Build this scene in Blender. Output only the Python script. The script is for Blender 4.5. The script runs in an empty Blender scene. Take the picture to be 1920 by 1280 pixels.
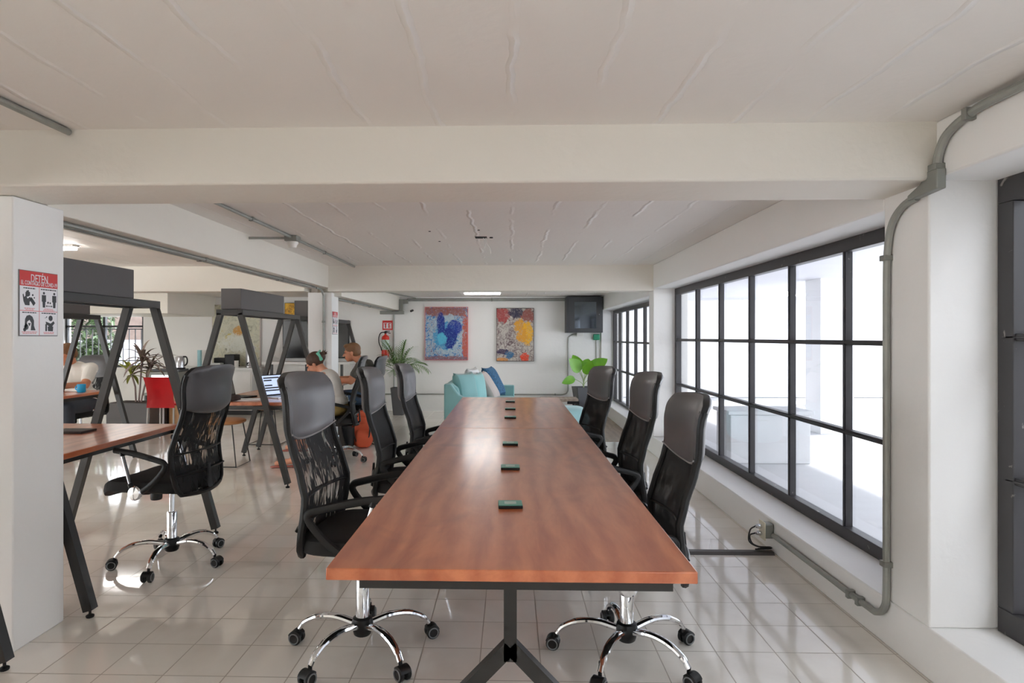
import bpy, bmesh, math, random
from mathutils import Vector, Matrix, Euler
random.seed(7)
PI = math.pi
R = math.radians
SC = bpy.context.scene
COL = SC.collection

# ------------------------------------------------------------------ materials
def srgb(r, g, b):
    f = lambda c: (c/255/12.92) if c/255 <= 0.04045 else ((c/255+0.055)/1.055)**2.4
    return (f(r), f(g), f(b), 1.0)

def nt(m):
    return m.node_tree.nodes, m.node_tree.links

def mat(name, col, rough=0.5, metal=0.0, bump=0.0, bscale=40, var=0.0, vscale=5, emit=None, estr=0, coat=0, spec=0.5, sheen=0):
    m = bpy.data.materials.new(name); m.use_nodes = True
    n, l = nt(m); b = n['Principled BSDF']
    b.inputs['Base Color'].default_value = col
    b.inputs['Roughness'].default_value = rough
    b.inputs['Metallic'].default_value = metal
    b.inputs['Specular IOR Level'].default_value = spec
    if coat: b.inputs['Coat Weight'].default_value = coat; b.inputs['Coat Roughness'].default_value = 0.15
    if sheen: b.inputs['Sheen Weight'].default_value = sheen
    if emit: b.inputs['Emission Color'].default_value = emit; b.inputs['Emission Strength'].default_value = estr
    tc = n.new('ShaderNodeTexCoord')
    ns = n.new('ShaderNodeTexNoise'); ns.inputs['Scale'].default_value = vscale; ns.inputs['Detail'].default_value = 5
    l.new(tc.outputs['Object'], ns.inputs['Vector'])
    v = var or 0.03
    mr = n.new('ShaderNodeMapRange'); mr.inputs['From Min'].default_value = .3; mr.inputs['From Max'].default_value = .7
    mr.inputs['To Min'].default_value = 1-v; mr.inputs['To Max'].default_value = 1+v
    l.new(ns.outputs['Fac'], mr.inputs['Value'])
    vm = n.new('ShaderNodeVectorMath'); vm.operation = 'SCALE'; vm.inputs[0].default_value = col[:3]
    l.new(mr.outputs['Result'], vm.inputs['Scale']); l.new(vm.outputs['Vector'], b.inputs['Base Color'])
    if bump:
        n2 = n.new('ShaderNodeTexNoise'); n2.inputs['Scale'].default_value = bscale; n2.inputs['Detail'].default_value = 4
        l.new(tc.outputs['Object'], n2.inputs['Vector'])
        bp = n.new('ShaderNodeBump'); bp.inputs['Strength'].default_value = bump; bp.inputs['Distance'].default_value = .01
        l.new(n2.outputs['Fac'], bp.inputs['Height']); l.new(bp.outputs['Normal'], b.inputs['Normal'])
    return m

def M(n, op, a=None, b=None, c=None, clamp=False):
    nd = n[0].new('ShaderNodeMath'); nd.operation = op; nd.use_clamp = clamp
    for i, v in enumerate((a, b, c)):
        if v is None: continue
        if isinstance(v, (int, float)): nd.inputs[i].default_value = v
        else: n[1].new(v, nd.inputs[i])
    return nd.outputs[0]

def noise(n, vec, scale, detail=4, dist=0.0, rough=.5):
    t = n[0].new('ShaderNodeTexNoise'); t.inputs['Scale'].default_value = scale; t.inputs['Detail'].default_value = detail
    t.inputs['Distortion'].default_value = dist; t.inputs['Roughness'].default_value = rough
    n[1].new(vec, t.inputs['Vector']); return t

def mixc(n, fac, a, b):
    t = n[0].new('ShaderNodeMix'); t.data_type = 'RGBA'
    if isinstance(fac, (int, float)): t.inputs[0].default_value = fac
    else: n[1].new(fac, t.inputs[0])
    for s, v in ((6, a), (7, b)):
        if isinstance(v, tuple): t.inputs[s].default_value = v
        else: n[1].new(v, t.inputs[s])
    return t.outputs[2]

def mapping(n, vec, scale=(1, 1, 1), loc=(0, 0, 0)):
    t = n[0].new('ShaderNodeMapping'); t.inputs['Scale'].default_value = scale; t.inputs['Location'].default_value = loc
    n[1].new(vec, t.inputs['Vector']); return t.outputs[0]

def xyz(n, vec):
    t = n[0].new('ShaderNodeSeparateXYZ'); n[1].new(vec, t.inputs[0]); return t.outputs

def coord(n, kind='Object'):
    return n[0].new('ShaderNodeTexCoord').outputs[kind]

def blank(name):
    m = bpy.data.materials.new(name); m.use_nodes = True
    n = nt(m); return m, n, n[0]['Principled BSDF']

def line_mask(n, v, period, off, width):      # 1 near the line
    a = M(n, 'SUBTRACT', v, off); a = M(n, 'DIVIDE', a, period); a = M(n, 'ADD', a, .5)
    a = M(n, 'FRACT', a); a = M(n, 'SUBTRACT', a, .5); a = M(n, 'ABSOLUTE', a); a = M(n, 'MULTIPLY', a, period)
    t = n[0].new('ShaderNodeMapRange'); t.inputs['From Min'].default_value = width*(.5 if width < .01 else .02); t.inputs['From Max'].default_value = width
    t.inputs['To Min'].default_value = 1; t.inputs['To Max'].default_value = 0; n[1].new(a, t.inputs['Value'])
    return t.outputs[0]

def floor_mat():
    m, n, b = blank('glazed_floor_tile'); c = coord(n); x, y, z = xyz(n, c)
    g = M(n, 'MAXIMUM', line_mask(n, x, .2465, -.617, .0030), line_mask(n, y, .2465, 2.655, .0030))
    fx = M(n, 'FLOOR', M(n, 'ADD', M(n, 'DIVIDE', M(n, 'SUBTRACT', x, -.617), .2465), 0))
    fy = M(n, 'FLOOR', M(n, 'ADD', M(n, 'DIVIDE', M(n, 'SUBTRACT', y, 2.655), .2465), 0))
    cb = n[0].new('ShaderNodeCombineXYZ'); n[1].new(fx, cb.inputs[0]); n[1].new(fy, cb.inputs[1])
    w = n[0].new('ShaderNodeTexWhiteNoise'); n[1].new(cb.outputs[0], w.inputs['Vector'])
    tile = mixc(n, w.outputs['Value'], srgb(240, 235, 226), srgb(245, 241, 234))
    st = noise(n, c, 2.2, 6, .6)
    sm = n[0].new('ShaderNodeMapRange'); sm.inputs['From Min'].default_value = .45; sm.inputs['From Max'].default_value = .75
    sm.inputs['To Max'].default_value = .35; n[1].new(st.outputs['Fac'], sm.inputs['Value'])
    tile = mixc(n, sm.outputs[0], tile, srgb(190, 178, 160))
    colr = mixc(n, g, tile, srgb(166, 157, 143))
    n[1].new(colr, b.inputs['Base Color'])
    rg = noise(n, c, 9, 4)
    r = M(n, 'ADD', M(n, 'MULTIPLY', rg.outputs['Fac'], .09), .02); r = M(n, 'ADD', r, M(n, 'MULTIPLY', g, .5))
    n[1].new(r, b.inputs['Roughness'])
    b.inputs['Specular IOR Level'].default_value = .9; b.inputs['IOR'].default_value = 1.6
    bp = n[0].new('ShaderNodeBump'); bp.inputs['Strength'].default_value = .25; bp.inputs['Distance'].default_value = .002
    bn = noise(n, c, 14, 2)
    h = M(n, 'SUBTRACT', M(n, 'MULTIPLY', bn.outputs['Fac'], .25), g)
    n[1].new(h, bp.inputs['Height']); n[1].new(bp.outputs['Normal'], b.inputs['Normal'])
    return m

def ceiling_mat():
    m, n, b = blank('painted_plank_ceiling'); c = coord(n); x, y, z = xyz(n, c)
    wob = noise(n, c, 3.5, 3)
    xx = M(n, 'ADD', x, M(n, 'MULTIPLY', M(n, 'SUBTRACT', wob.outputs['Fac'], .5), .07))
    ln = M(n, 'POWER', line_mask(n, xx, .277, .01, .016), .8)
    br = noise(n, mapping(n, c, (1, .5, 1)), 4.0, 5)
    bm_ = n[0].new('ShaderNodeMapRange'); bm_.inputs['From Min'].default_value = .44; bm_.inputs['From Max'].default_value = .60
    n[1].new(br.outputs['Fac'], bm_.inputs['Value'])
    ln = M(n, 'MULTIPLY', ln, bm_.outputs[0])
    base = mixc(n, noise(n, c, 1.2, 3).outputs['Fac'], srgb(234, 229, 223), srgb(240, 236, 231))
    n[1].new(mixc(n, M(n, 'MULTIPLY', ln, .8), base, srgb(244, 242, 240)), b.inputs['Base Color'])
    b.inputs['Roughness'].default_value = .55
    fine = noise(n, c, 30, 5)
    h = M(n, 'ADD', M(n, 'MULTIPLY', ln, 1.2), M(n, 'MULTIPLY', fine.outputs['Fac'], .22))
    bp = n[0].new('ShaderNodeBump'); bp.inputs['Strength'].default_value = .7; bp.inputs['Distance'].default_value = .008
    n[1].new(h, bp.inputs['Height']); n[1].new(bp.outputs['Normal'], b.inputs['Normal'])
    return m

def wood_mat(name, c1, c2, c3, rough=.28, scale=1.0, coat=.3):
    m, n, b = blank(name); c = coord(n)
    v = mapping(n, c, (5*scale, 1.1*scale, 5*scale))
    a = noise(n, v, 1.6, 8, 1.8, .62)
    f = noise(n, mapping(n, c, (60*scale, 6*scale, 60*scale)), 1.5, 6, .4)
    k = noise(n, mapping(n, c, (2.2, 1.5, 2)), 1.3, 3, 1.2)
    w = n[0].new('ShaderNodeTexWave'); w.inputs['Scale'].default_value = 1.6*scale; w.inputs['Distortion'].default_value = 9
    w.inputs['Detail'].default_value = 4; w.inputs['Detail Scale'].default_value = 1.2
    n[1].new(mapping(n, c, (2.2, .55, 2.2)), w.inputs['Vector'])
    cr = n[0].new('ShaderNodeValToRGB'); cr.color_ramp.elements[0].position = .3; cr.color_ramp.elements[1].position = .7
    cr.color_ramp.elements[0].color = c1; cr.color_ramp.elements[1].color = c2
    t = M(n, 'ADD', M(n, 'MULTIPLY', a.outputs['Fac'], .62), M(n, 'MULTIPLY', w.outputs['Fac'], .22))
    t = M(n, 'ADD', t, M(n, 'MULTIPLY', f.outputs['Fac'], .16))
    n[1].new(t, cr.inputs[0])
    km = n[0].new('ShaderNodeMapRange'); km.inputs['From Min'].default_value = .56; km.inputs['From Max'].default_value = .78
    km.inputs['To Max'].default_value = .8; n[1].new(k.outputs['Fac'], km.inputs['Value'])
    n[1].new(mixc(n, km.outputs[0], cr.outputs[0], c3), b.inputs['Base Color'])
    b.inputs['Roughness'].default_value = rough
    b.inputs['Coat Weight'].default_value = coat; b.inputs['Coat Roughness'].default_value = .18
    bp = n[0].new('ShaderNodeBump'); bp.inputs['Strength'].default_value = .08; bp.inputs['Distance'].default_value = .002
    n[1].new(f.outputs['Fac'], bp.inputs['Height']); n[1].new(bp.outputs['Normal'], b.inputs['Normal'])
    return m

def plaster(name, col, bump=.25, scratch=False):
    m, n, b = blank(name); c = coord(n)
    a = noise(n, c, 1.5, 4); hi = tuple(min(1, x*1.04) for x in col[:3])+(1,); lo = tuple(x*.96 for x in col[:3])+(1,)
    n[1].new(mixc(n, a.outputs['Fac'], lo, hi), b.inputs['Base Color'])
    b.inputs['Roughness'].default_value = .6
    f = noise(n, c, 22, 5, .3); g = noise(n, c, 3, 3)
    h = M(n, 'ADD', M(n, 'MULTIPLY', f.outputs['Fac'], .35), g.outputs['Fac'])
    bp = n[0].new('ShaderNodeBump'); bp.inputs['Strength'].default_value = bump; bp.inputs['Distance'].default_value = .02
    n[1].new(h, bp.inputs['Height']); n[1].new(bp.outputs['Normal'], b.inputs['Normal'])
    return m

def frame_mat():
    m, n, b = blank('chipped_dark_frame_paint'); c = coord(n)
    f = noise(n, c, 18, 6, .8)
    mk = n[0].new('ShaderNodeMapRange'); mk.inputs['From Min'].default_value = .70; mk.inputs['From Max'].default_value = .76
    n[1].new(f.outputs['Fac'], mk.inputs['Value'])
    n[1].new(mixc(n, mk.outputs[0], srgb(58, 56, 58), srgb(150, 145, 140)), b.inputs['Base Color'])
    b.inputs['Roughness'].default_value = .42
    return m

def glass_mat(name='window_glass', tint=(.97, .98, 1, 1), refl=.10):
    m = bpy.data.materials.new(name); m.use_nodes = True; n, l = nt(m)
    n.remove(n['Principled BSDF']); out = n['Material Output']
    t = n.new('ShaderNodeBsdfTransparent'); t.inputs[0].default_value = tint
    g = n.new('ShaderNodeBsdfGlossy'); g.inputs['Roughness'].default_value = .02
    lw = n.new('ShaderNodeLayerWeight'); lw.inputs[0].default_value = .5
    pw = n.new('ShaderNodeMath'); pw.operation = 'POWER'; pw.inputs[1].default_value = 4; l.new(lw.outputs['Facing'], pw.inputs[0])
    fr = n.new('ShaderNodeMath'); fr.operation = 'MULTIPLY_ADD'; fr.inputs[1].default_value = .45; fr.inputs[2].default_value = .04; l.new(pw.outputs[0], fr.inputs[0])
    mx = n.new('ShaderNodeMixShader'); l.new(fr.outputs[0], mx.inputs[0]); l.new(t.outputs[0], mx.inputs[1]); l.new(g.outputs[0], mx.inputs[2])
    l.new(mx.outputs[0], out.inputs[0]); return m

def mesh_fabric(name, lo, hi):
    m, n, b = blank(name); c = coord(n)
    b.inputs['Base Color'].default_value = srgb(24, 24, 25); b.inputs['Roughness'].default_value = .75
    k = noise(n, mapping(n, c, (1, 3.4, .75)), 9, 2.5, 2.2)
    s = noise(n, mapping(n, c, (1, 1, 1), (4, 2, 7)), 5.5, 2)
    v = M(n, 'ADD', M(n, 'MULTIPLY', k.outputs['Fac'], .7), M(n, 'MULTIPLY', s.outputs['Fac'], .42))
    mr = n[0].new('ShaderNodeMapRange'); mr.inputs['From Min'].default_value = .565; mr.inputs['From Max'].default_value = .64
    mr.inputs['To Min'].default_value = hi; mr.inputs['To Max'].default_value = lo
    n[1].new(v, mr.inputs['Value']); n[1].new(mr.outputs[0], b.inputs['Alpha'])
    return m

def painting_mat(name, base, blobs, nscale=9):
    # base: list of (pos, colour); blobs: (cx, cz, rx, rz, colour, fuzz) in metres about the canvas centre
    m, n, b = blank(name); c = coord(n); x, y, z = xyz(n, c)
    a = noise(n, c, nscale, 10, 1.5, .7)
    cr = n[0].new('ShaderNodeValToRGB'); cr.color_ramp.interpolation = 'LINEAR'
    e = cr.color_ramp.elements
    while len(e) < len(base): e.new(.5)
    for k, (p, q) in enumerate(base): e[k].position = p; e[k].color = q
    n[1].new(a.outputs['Fac'], cr.inputs[0]); col = cr.outputs[0]
    f = noise(n, c, 14, 8, .8, .7); g2 = noise(n, mapping(n, c, (1, 1, 1), (3, 1, 2)), 26, 6, 1.5, .6)
    for cx, cz, rx, rz, q, fz in blobs:
        dx = M(n, 'POWER', M(n, 'ABSOLUTE', M(n, 'DIVIDE', M(n, 'SUBTRACT', x, cx), rx)), 2)
        dz = M(n, 'POWER', M(n, 'ABSOLUTE', M(n, 'DIVIDE', M(n, 'SUBTRACT', z, cz), rz)), 2)
        d = M(n, 'ADD', M(n, 'SQRT', M(n, 'ADD', dx, dz)), M(n, 'MULTIPLY', M(n, 'SUBTRACT', f.outputs['Fac'], .5), fz*2.1))
        mr = n[0].new('ShaderNodeMapRange'); mr.inputs['From Min'].default_value = .9; mr.inputs['From Max'].default_value = 1.05
        mr.inputs['To Min'].default_value = 1; mr.inputs['To Max'].default_value = 0; n[1].new(d, mr.inputs['Value'])
        sp = n[0].new('ShaderNodeMapRange'); sp.inputs['From Min'].default_value = .34; sp.inputs['From Max'].default_value = .52; n[1].new(g2.outputs['Fac'], sp.inputs['Value'])
        col = mixc(n, M(n, 'MULTIPLY', mr.outputs[0], M(n, 'MULTIPLY_ADD', sp.outputs[0], .55, .45)), col, q)
    n[1].new(col, b.inputs['Base Color']); b.inputs['Roughness'].default_value = .5
    bp = n[0].new('ShaderNodeBump'); bp.inputs['Strength'].default_value = .4; bp.inputs['Distance'].default_value = .01
    n[1].new(f.outputs['Fac'], bp.inputs['Height']); n[1].new(bp.outputs['Normal'], b.inputs['Normal'])
    return m

def leaf_mat(name, c1, c2, scale=8):
    m, n, b = blank(name); c = coord(n)
    n[1].new(mixc(n, noise(n, c, scale, 3).outputs['Fac'], c1, c2), b.inputs['Base Color'])
    b.inputs['Roughness'].default_value = .4
    return m

MT = {}
MT['floor'] = floor_mat()
MT['ceiling'] = ceiling_mat()
MT['wall'] = plaster('white_painted_plaster', srgb(242, 241, 239))
MT['beam'] = plaster('white_painted_beam_plaster', srgb(235, 230, 220), .3)
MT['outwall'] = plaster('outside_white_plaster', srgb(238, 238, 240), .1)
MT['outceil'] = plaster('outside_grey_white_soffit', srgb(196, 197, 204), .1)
MT['outfloor'] = mat('outside_grey_concrete', srgb(190, 190, 192), .7, bump=.1)
MT['wood'] = wood_mat('reddish_wood_tabletop', srgb(178, 90, 52), srgb(216, 130, 86), srgb(146, 80, 58), .34, 1.0, .8)
MT['deck'] = wood_mat('grey_brown_plank_floor', srgb(150, 132, 118), srgb(176, 160, 146), srgb(140, 125, 112), .5, 1, 0)
MT['paleWood'] = wood_mat('pale_pine', srgb(196, 150, 104), srgb(214, 172, 126), srgb(180, 134, 92), .45, 1, 0)
MT['steel'] = mat('black_powder_coated_steel', srgb(52, 51, 50), .38, .3)
MT['planter'] = mat('charcoal_planter_paint', srgb(84, 80, 80), .5)
MT['frame'] = frame_mat()
MT['glass'] = glass_mat()
MT['chrome'] = mat('chrome', srgb(226, 228, 232), .07, 1)
MT['bplastic'] = mat('black_plastic', srgb(26, 26, 27), .45, spec=.35)
MT['cabglass'] = mat('tinted_reflective_glass', srgb(120, 128, 138), .06, .85)
MT['black'] = mat('black_rubber', srgb(24, 24, 25), .6)
MT['greyrim'] = mat('grey_caster_rim', srgb(120, 122, 124), .5)
MT['headr'] = mat('grey_padded_vinyl', srgb(92, 91, 94), .36, bump=.03)
MT['pipe_seam'] = mat('pale_seam_piping', srgb(150, 148, 148), .5)
MT['seatf'] = mat('black_mesh_fabric', srgb(27, 26, 26), .85, bump=.1, bscale=300)
MT['mesh_open'] = mesh_fabric('black_open_weave_mesh', .35, 1.0)
MT['mesh_tight'] = mesh_fabric('black_tight_weave_mesh', .93, 1.0)
MT['galv'] = mat('galvanised_grey_metal', srgb(158, 160, 154), .42, .35, var=.1, vscale=10)
MT['galvbox'] = mat('grey_conduit_box', srgb(140, 142, 136), .45, .2)
MT['white'] = mat('white_satin_paint', srgb(235, 235, 233), .4)
MT['whitep'] = mat('white_plastic', srgb(238, 236, 232), .35)
MT['cream'] = mat('cream_plug_plate', srgb(225, 218, 196), .4)
MT['teal'] = mat('teal_upholstery', srgb(136, 184, 184), .8, bump=.1, bscale=200, sheen=.3)
MT['teal2'] = mat('pale_teal_cushion_fabric', srgb(150, 205, 205), .8, bump=.1, bscale=200, sheen=.3)
MT['ltblue'] = mat('light_aqua_velvet', srgb(176, 222, 228), .7, sheen=.3)
MT['cwhite'] = mat('white_cushion_fabric', srgb(235, 236, 236), .8)
MT['beige'] = mat('beige_cushion_fabric', srgb(204, 192, 186), .85)
MT['navy'] = mat('patterned_blue_cushion_fabric', srgb(52, 98, 134), .8, var=.5, vscale=45)
MT['red'] = mat('red_moulded_plastic', srgb(226, 34, 44), .35)
MT['redm'] = mat('red_gloss_metal', srgb(214, 44, 28), .3)
MT['silver'] = mat('satin_aluminium', srgb(205, 205, 208), .3, .8)
MT['tan'] = mat('tan_leather', srgb(172, 122, 78), .5, bump=.05)
MT['tealpad'] = mat('dark_teal_lid', srgb(84, 156, 140), .3)
MT['palepad'] = mat('pale_printed_patch', srgb(186, 204, 194), .4)
MT['tv'] = mat('black_glossy_screen', srgb(14, 14, 16), .12)
MT['dkgrey'] = mat('dark_grey_metal_cabinet', srgb(66, 68, 72), .45)
MT['green'] = mat('green_alarm_plastic', srgb(40, 152, 112), .4)
MT['signred'] = mat('red_sign_ink', srgb(208, 44, 42), .4)
MT['signwhite'] = mat('white_sign_board', srgb(236, 234, 238), .35)
MT['signink'] = mat('dark_grey_sign_ink', srgb(52, 56, 60), .5)
MT['signpink'] = mat('pale_red_sign_ink', srgb(222, 120, 124), .5)
MT['signgrey'] = mat('grey_sign_edge', srgb(120, 118, 120), .5)
MT['skin'] = mat('skin', srgb(222, 160, 130), .5, var=.05)
MT['skin2'] = mat('tanned_skin', srgb(214, 146, 112), .5, var=.05)
MT['hairb'] = mat('brown_hair', srgb(82, 58, 44), .55, bump=.4, bscale=120)
MT['hairg'] = mat('ginger_brown_hair', srgb(134, 96, 64), .6, bump=.4, bscale=120)
MT['topw'] = mat('cream_cotton_top', srgb(240, 236, 228), .85)
MT['tee'] = mat('grey_cotton_tshirt', srgb(98, 98, 92), .85)
MT['khaki'] = mat('mustard_khaki_cotton', srgb(178, 152, 92), .85)
MT['jeans'] = mat('blue_denim', srgb(92, 118, 148), .85)
MT['pantsd'] = mat('dark_blue_grey_trousers', srgb(62, 68, 78), .85)
MT['sole'] = mat('pink_brown_sandal', srgb(178, 112, 100), .6)
MT['eye'] = mat('dark_eye', srgb(30, 24, 22), .3)
MT['lip'] = mat('lip', srgb(186, 104, 92), .5)
MT['clip'] = mat('mint_hair_clip', srgb(112, 196, 168), .4)
MT['orange'] = mat('orange_backpack_nylon', srgb(214, 94, 60), .7, bump=.2, bscale=25)
MT['bagb'] = mat('black_bag_nylon', srgb(42, 42, 44), .7, bump=.2, bscale=25)
MT['soil'] = mat('dark_soil', srgb(58, 44, 36), .95, bump=.6, bscale=60)
MT['potg'] = mat('dark_grey_ceramic_pot', srgb(86, 88, 92), .5)
MT['palm'] = leaf_mat('palm_leaf_green', srgb(64, 108, 40), srgb(120, 158, 72))
MT['rubber'] = leaf_mat('glossy_bright_green_leaf', srgb(78, 140, 28), srgb(128, 186, 52))
MT['stem'] = mat('pale_green_stem', srgb(160, 176, 130), .6)
MT['cane'] = mat('purple_grey_cane_stem', srgb(150, 132, 130), .7)
MT['dracl'] = leaf_mat('olive_and_purple_leaf', srgb(92, 96, 50), srgb(140, 108, 120), 14)
MT['dracy'] = leaf_mat('yellow_green_leaf', srgb(160, 160, 50), srgb(110, 120, 50), 14)
MT['bush'] = leaf_mat('garden_leaf_green', srgb(34, 54, 28), srgb(70, 92, 52), 5)
MT['tube'] = mat('lit_tube_diffuser', (1, 1, 1, 1), .4, emit=(1, .98, .95, 1), estr=34)
MT['fill_panel'] = mat('added_fill_diffuser', (1, 1, 1, 1), .4, emit=(1, .95, .88, 1), estr=5)  # glow of the two added fill lamps out of view
MT['blue'] = mat('bright_blue_plastic', srgb(28, 160, 214), .4)
MT['dbrown'] = mat('dark_brown_felt', srgb(56, 44, 42), .8)
MT['paper'] = mat('white_paper', srgb(240, 240, 240), .7)
MT['screenw'] = mat('lit_laptop_screen', srgb(150, 165, 190), .3, emit=srgb(190, 205, 235), estr=.8)
MT['pinkbox'] = mat('pink_box_card', srgb(238, 150, 160), .6)
MT['brick'] = mat('outside_brown_building', srgb(112, 96, 88), .8, var=.2, vscale=12)

# ------------------------------------------------------------------ mesh builder
class MB:
    def __init__(s): s.v = []; s.f = []; s.mi = []; s.sm = []
    def add(s, vs, fs, mi=0, smooth=True):
        o = len(s.v); s.v += [tuple(v) for v in vs]; s.f += [tuple(i+o for i in f) for f in fs]
        s.mi += [mi]*len(fs); s.sm += [smooth]*len(fs); return s
    def box(s, a, b, mi=0, mtx=None):
        x0, y0, z0 = a; x1, y1, z1 = b
        vs = [Vector(p) for p in ((x0,y0,z0),(x1,y0,z0),(x1,y1,z0),(x0,y1,z0),(x0,y0,z1),(x1,y0,z1),(x1,y1,z1),(x0,y1,z1))]
        if mtx: vs = [mtx @ v for v in vs]
        return s.add(vs, [(0,3,2,1),(4,5,6,7),(0,1,5,4),(1,2,6,5),(2,3,7,6),(3,0,4,7)], mi, False)
    def cbox(s, c, d, mi=0, rot=None):
        m = Matrix.Translation(c) @ (Euler(rot).to_matrix().to_4x4() if rot else Matrix.Identity(4))
        return s.box((-d[0]/2,-d[1]/2,-d[2]/2), (d[0]/2,d[1]/2,d[2]/2), mi, m)
    def tube(s, pts, r, n=10, mi=0, closed=False, flat=1.0, cap=True):
        pts = [Vector(p) for p in pts]; L = len(pts)
        rs = r if isinstance(r, (list, tuple)) else [r]*L
        up = None; rings = []
        for i, p in enumerate(pts):
            if closed: t = pts[(i+1) % L]-pts[i-1]
            else: t = pts[min(i+1, L-1)]-pts[max(i-1, 0)]
            if t.length < 1e-9: t = Vector((0, 0, 1))
            t.normalize()
            if up is None: up = Vector((0, 0, 1)) if abs(t.z) < .9 else Vector((1, 0, 0))
            a = t.cross(up)
            if a.length < 1e-6: a = t.orthogonal()
            a.normalize(); b = a.cross(t).normalized(); up = b
            rings.append([p+a*math.cos(2*PI*k/n)*rs[i]+b*math.sin(2*PI*k/n)*rs[i]*flat for k in range(n)])
        vs = [v for rg in rings for v in rg]; fs = []
        for i in range(L if closed else L-1):
            j = (i+1) % L
            for k in range(n):
                k2 = (k+1) % n; fs.append((i*n+k, j*n+k, j*n+k2, i*n+k2))
        if not closed and cap: fs.append(tuple(range(n))); fs.append(tuple((L-1)*n+k for k in reversed(range(n))))
        return s.add(vs, fs, mi)
    def bar(s, a, b, w, h=None, mi=0):            # rectangular bar from a to b
        h = h or w; a = Vector(a); b = Vector(b); t = (b-a).normalized()
        up = Vector((0, 1, 0)) if abs(t.y) < .9 else Vector((0, 0, 1))
        u = t.cross(up).normalized(); v = u.cross(t).normalized()
        vs = [p+u*sx*w/2+v*sy*h/2 for p in (a, b) for sx, sy in ((-1,-1),(1,-1),(1,1),(-1,1))]
        return s.add(vs, [(0,1,2,3),(7,6,5,4),(0,4,5,1),(1,5,6,2),(2,6,7,3),(3,7,4,0)], mi, False)
    def lathe(s, prof, c=(0, 0, 0), n=20, mi=0, mtx=None):
        vs = []; c = Vector(c)
        for r, z in prof:
            for k in range(n):
                v = Vector((r*math.cos(2*PI*k/n), r*math.sin(2*PI*k/n), z))
                if mtx: v = mtx @ v
                vs.append(v+c)
        fs = []
        for i in range(len(prof)-1):
            for k in range(n):
                k2 = (k+1) % n; fs.append((i*n+k, i*n+k2, (i+1)*n+k2, (i+1)*n+k))
        fs.append(tuple(reversed(range(n)))); fs.append(tuple((len(prof)-1)*n+k for k in range(n)))
        return s.add(vs, fs, mi)
    def ell(s, c, r, n=16, m=10, mi=0, rot=None, p=1.0):
        c = Vector(c); E = Euler(rot).to_matrix() if rot else None
        vs = []; fs = []
        sg = lambda x: math.copysign(abs(x)**p, x)
        for i in range(m+1):
            th = PI*i/m
            for k in range(n):
                ph = 2*PI*k/n
                v = Vector((r[0]*sg(math.sin(th))*sg(math.cos(ph)), r[1]*sg(math.sin(th))*sg(math.sin(ph)), r[2]*sg(math.cos(th))))
                if E: v = E @ v
                vs.append(v+c)
        for i in range(m):
            for k in range(n):
                k2 = (k+1) % n; fs.append((i*n+k, (i+1)*n+k, (i+1)*n+k2, i*n+k2))
        return s.add(vs, fs, mi)
    def cap(s, a, b, ra, rb, n=14):                 # tapered capsule, for bodies
        a = Vector(a); b = Vector(b); t = (b-a); L = t.length
        if L < 1e-6: return s.ell(a, (ra,)*3)
        q = Vector((0, 0, 1)).rotation_difference(t.normalized()).to_matrix()
        vs = []; fs = []; m = 6
        rows = [(ra*math.cos(th), ra*math.sin(th)) for th in [(-PI/2)+PI/2*i/m for i in range(m+1)]]
        rows += [(rb*math.cos(th), L+rb*math.sin(th)) for th in [PI/2*i/m for i in range(m+1)]]
        for rr, z in rows:
            for k in range(n):
                vs.append(q @ Vector((rr*math.cos(2*PI*k/n), rr*math.sin(2*PI*k/n), z))+a)
        for i in range(len(rows)-1):
            for k in range(n):
                k2 = (k+1) % n; fs.append((i*n+k, i*n+k2, (i+1)*n+k2, (i+1)*n+k))
        return s.add(vs, fs)
    def prism(s, poly, a, b, axis='y', mi=0):       # poly in the two other axes, extruded a..b
        n = len(poly)
        def P(u, v, w): return {'y': (u, w, v), 'x': (w, u, v), 'z': (u, v, w)}[axis]
        vs = [P(u, v, a) for u, v in poly]+[P(u, v, b) for u, v in poly]
        fs = [tuple(range(n)), tuple(reversed(range(n, 2*n)))]+[(i, (i+1) % n+0, (i+1) % n+n, i+n) for i in range(n)]
        return s.add(vs, fs, mi, False)
    def leaf(s, base, d, up, L, W, droop=.3, seg=8, fold=.15, mi=0, shape=None):
        base = Vector(base); d = Vector(d).normalized(); up = Vector(up)
        side = d.cross(up); side = side.normalized() if side.length > 1e-6 else d.orthogonal().normalized()
        p = base.copy(); dd = d.copy(); vs = []; fs = []
        for i in range(seg+1):
            t = i/seg
            w = W*(shape(t) if shape else math.sin(PI*min(1, t*.92+.06))**.8)*.5
            nrm = side.cross(dd).normalized()
            vs += [p+side*w+nrm*w*fold*2, p.copy(), p-side*w+nrm*w*fold*2]
            dd = (dd+Vector((0, 0, -droop/seg*(1+t)))).normalized(); p = p+dd*(L/seg)
        for i in range(seg):
            a = i*3; fs += [(a, a+1, a+4, a+3), (a+1, a+2, a+5, a+4)]
        return s.add(vs, fs, mi)
    def build(s, name, mats, parent=None, bevel=0, seg=2, loc=None, sub=0, recalc=True, angle=35, rot=None):
        me = bpy.data.meshes.new(name); me.from_pydata(s.v, [], s.f)
        mats = mats if isinstance(mats, (list, tuple)) else [mats]
        for m in mats: me.materials.append(m)
        me.polygons.foreach_set('material_index', s.mi); me.polygons.foreach_set('use_smooth', [True]*len(s.f))
        if recalc:
            bm = bmesh.new(); bm.from_mesh(me); bmesh.ops.recalc_face_normals(bm, faces=bm.faces); bm.to_mesh(me); bm.free()
        me.set_sharp_from_angle(angle=R(angle)); me.update()
        o = bpy.data.objects.new(name, me); COL.objects.link(o)
        if parent: o.parent = parent
        if loc: o.location = loc
        if rot: o.rotation_euler = rot
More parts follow.
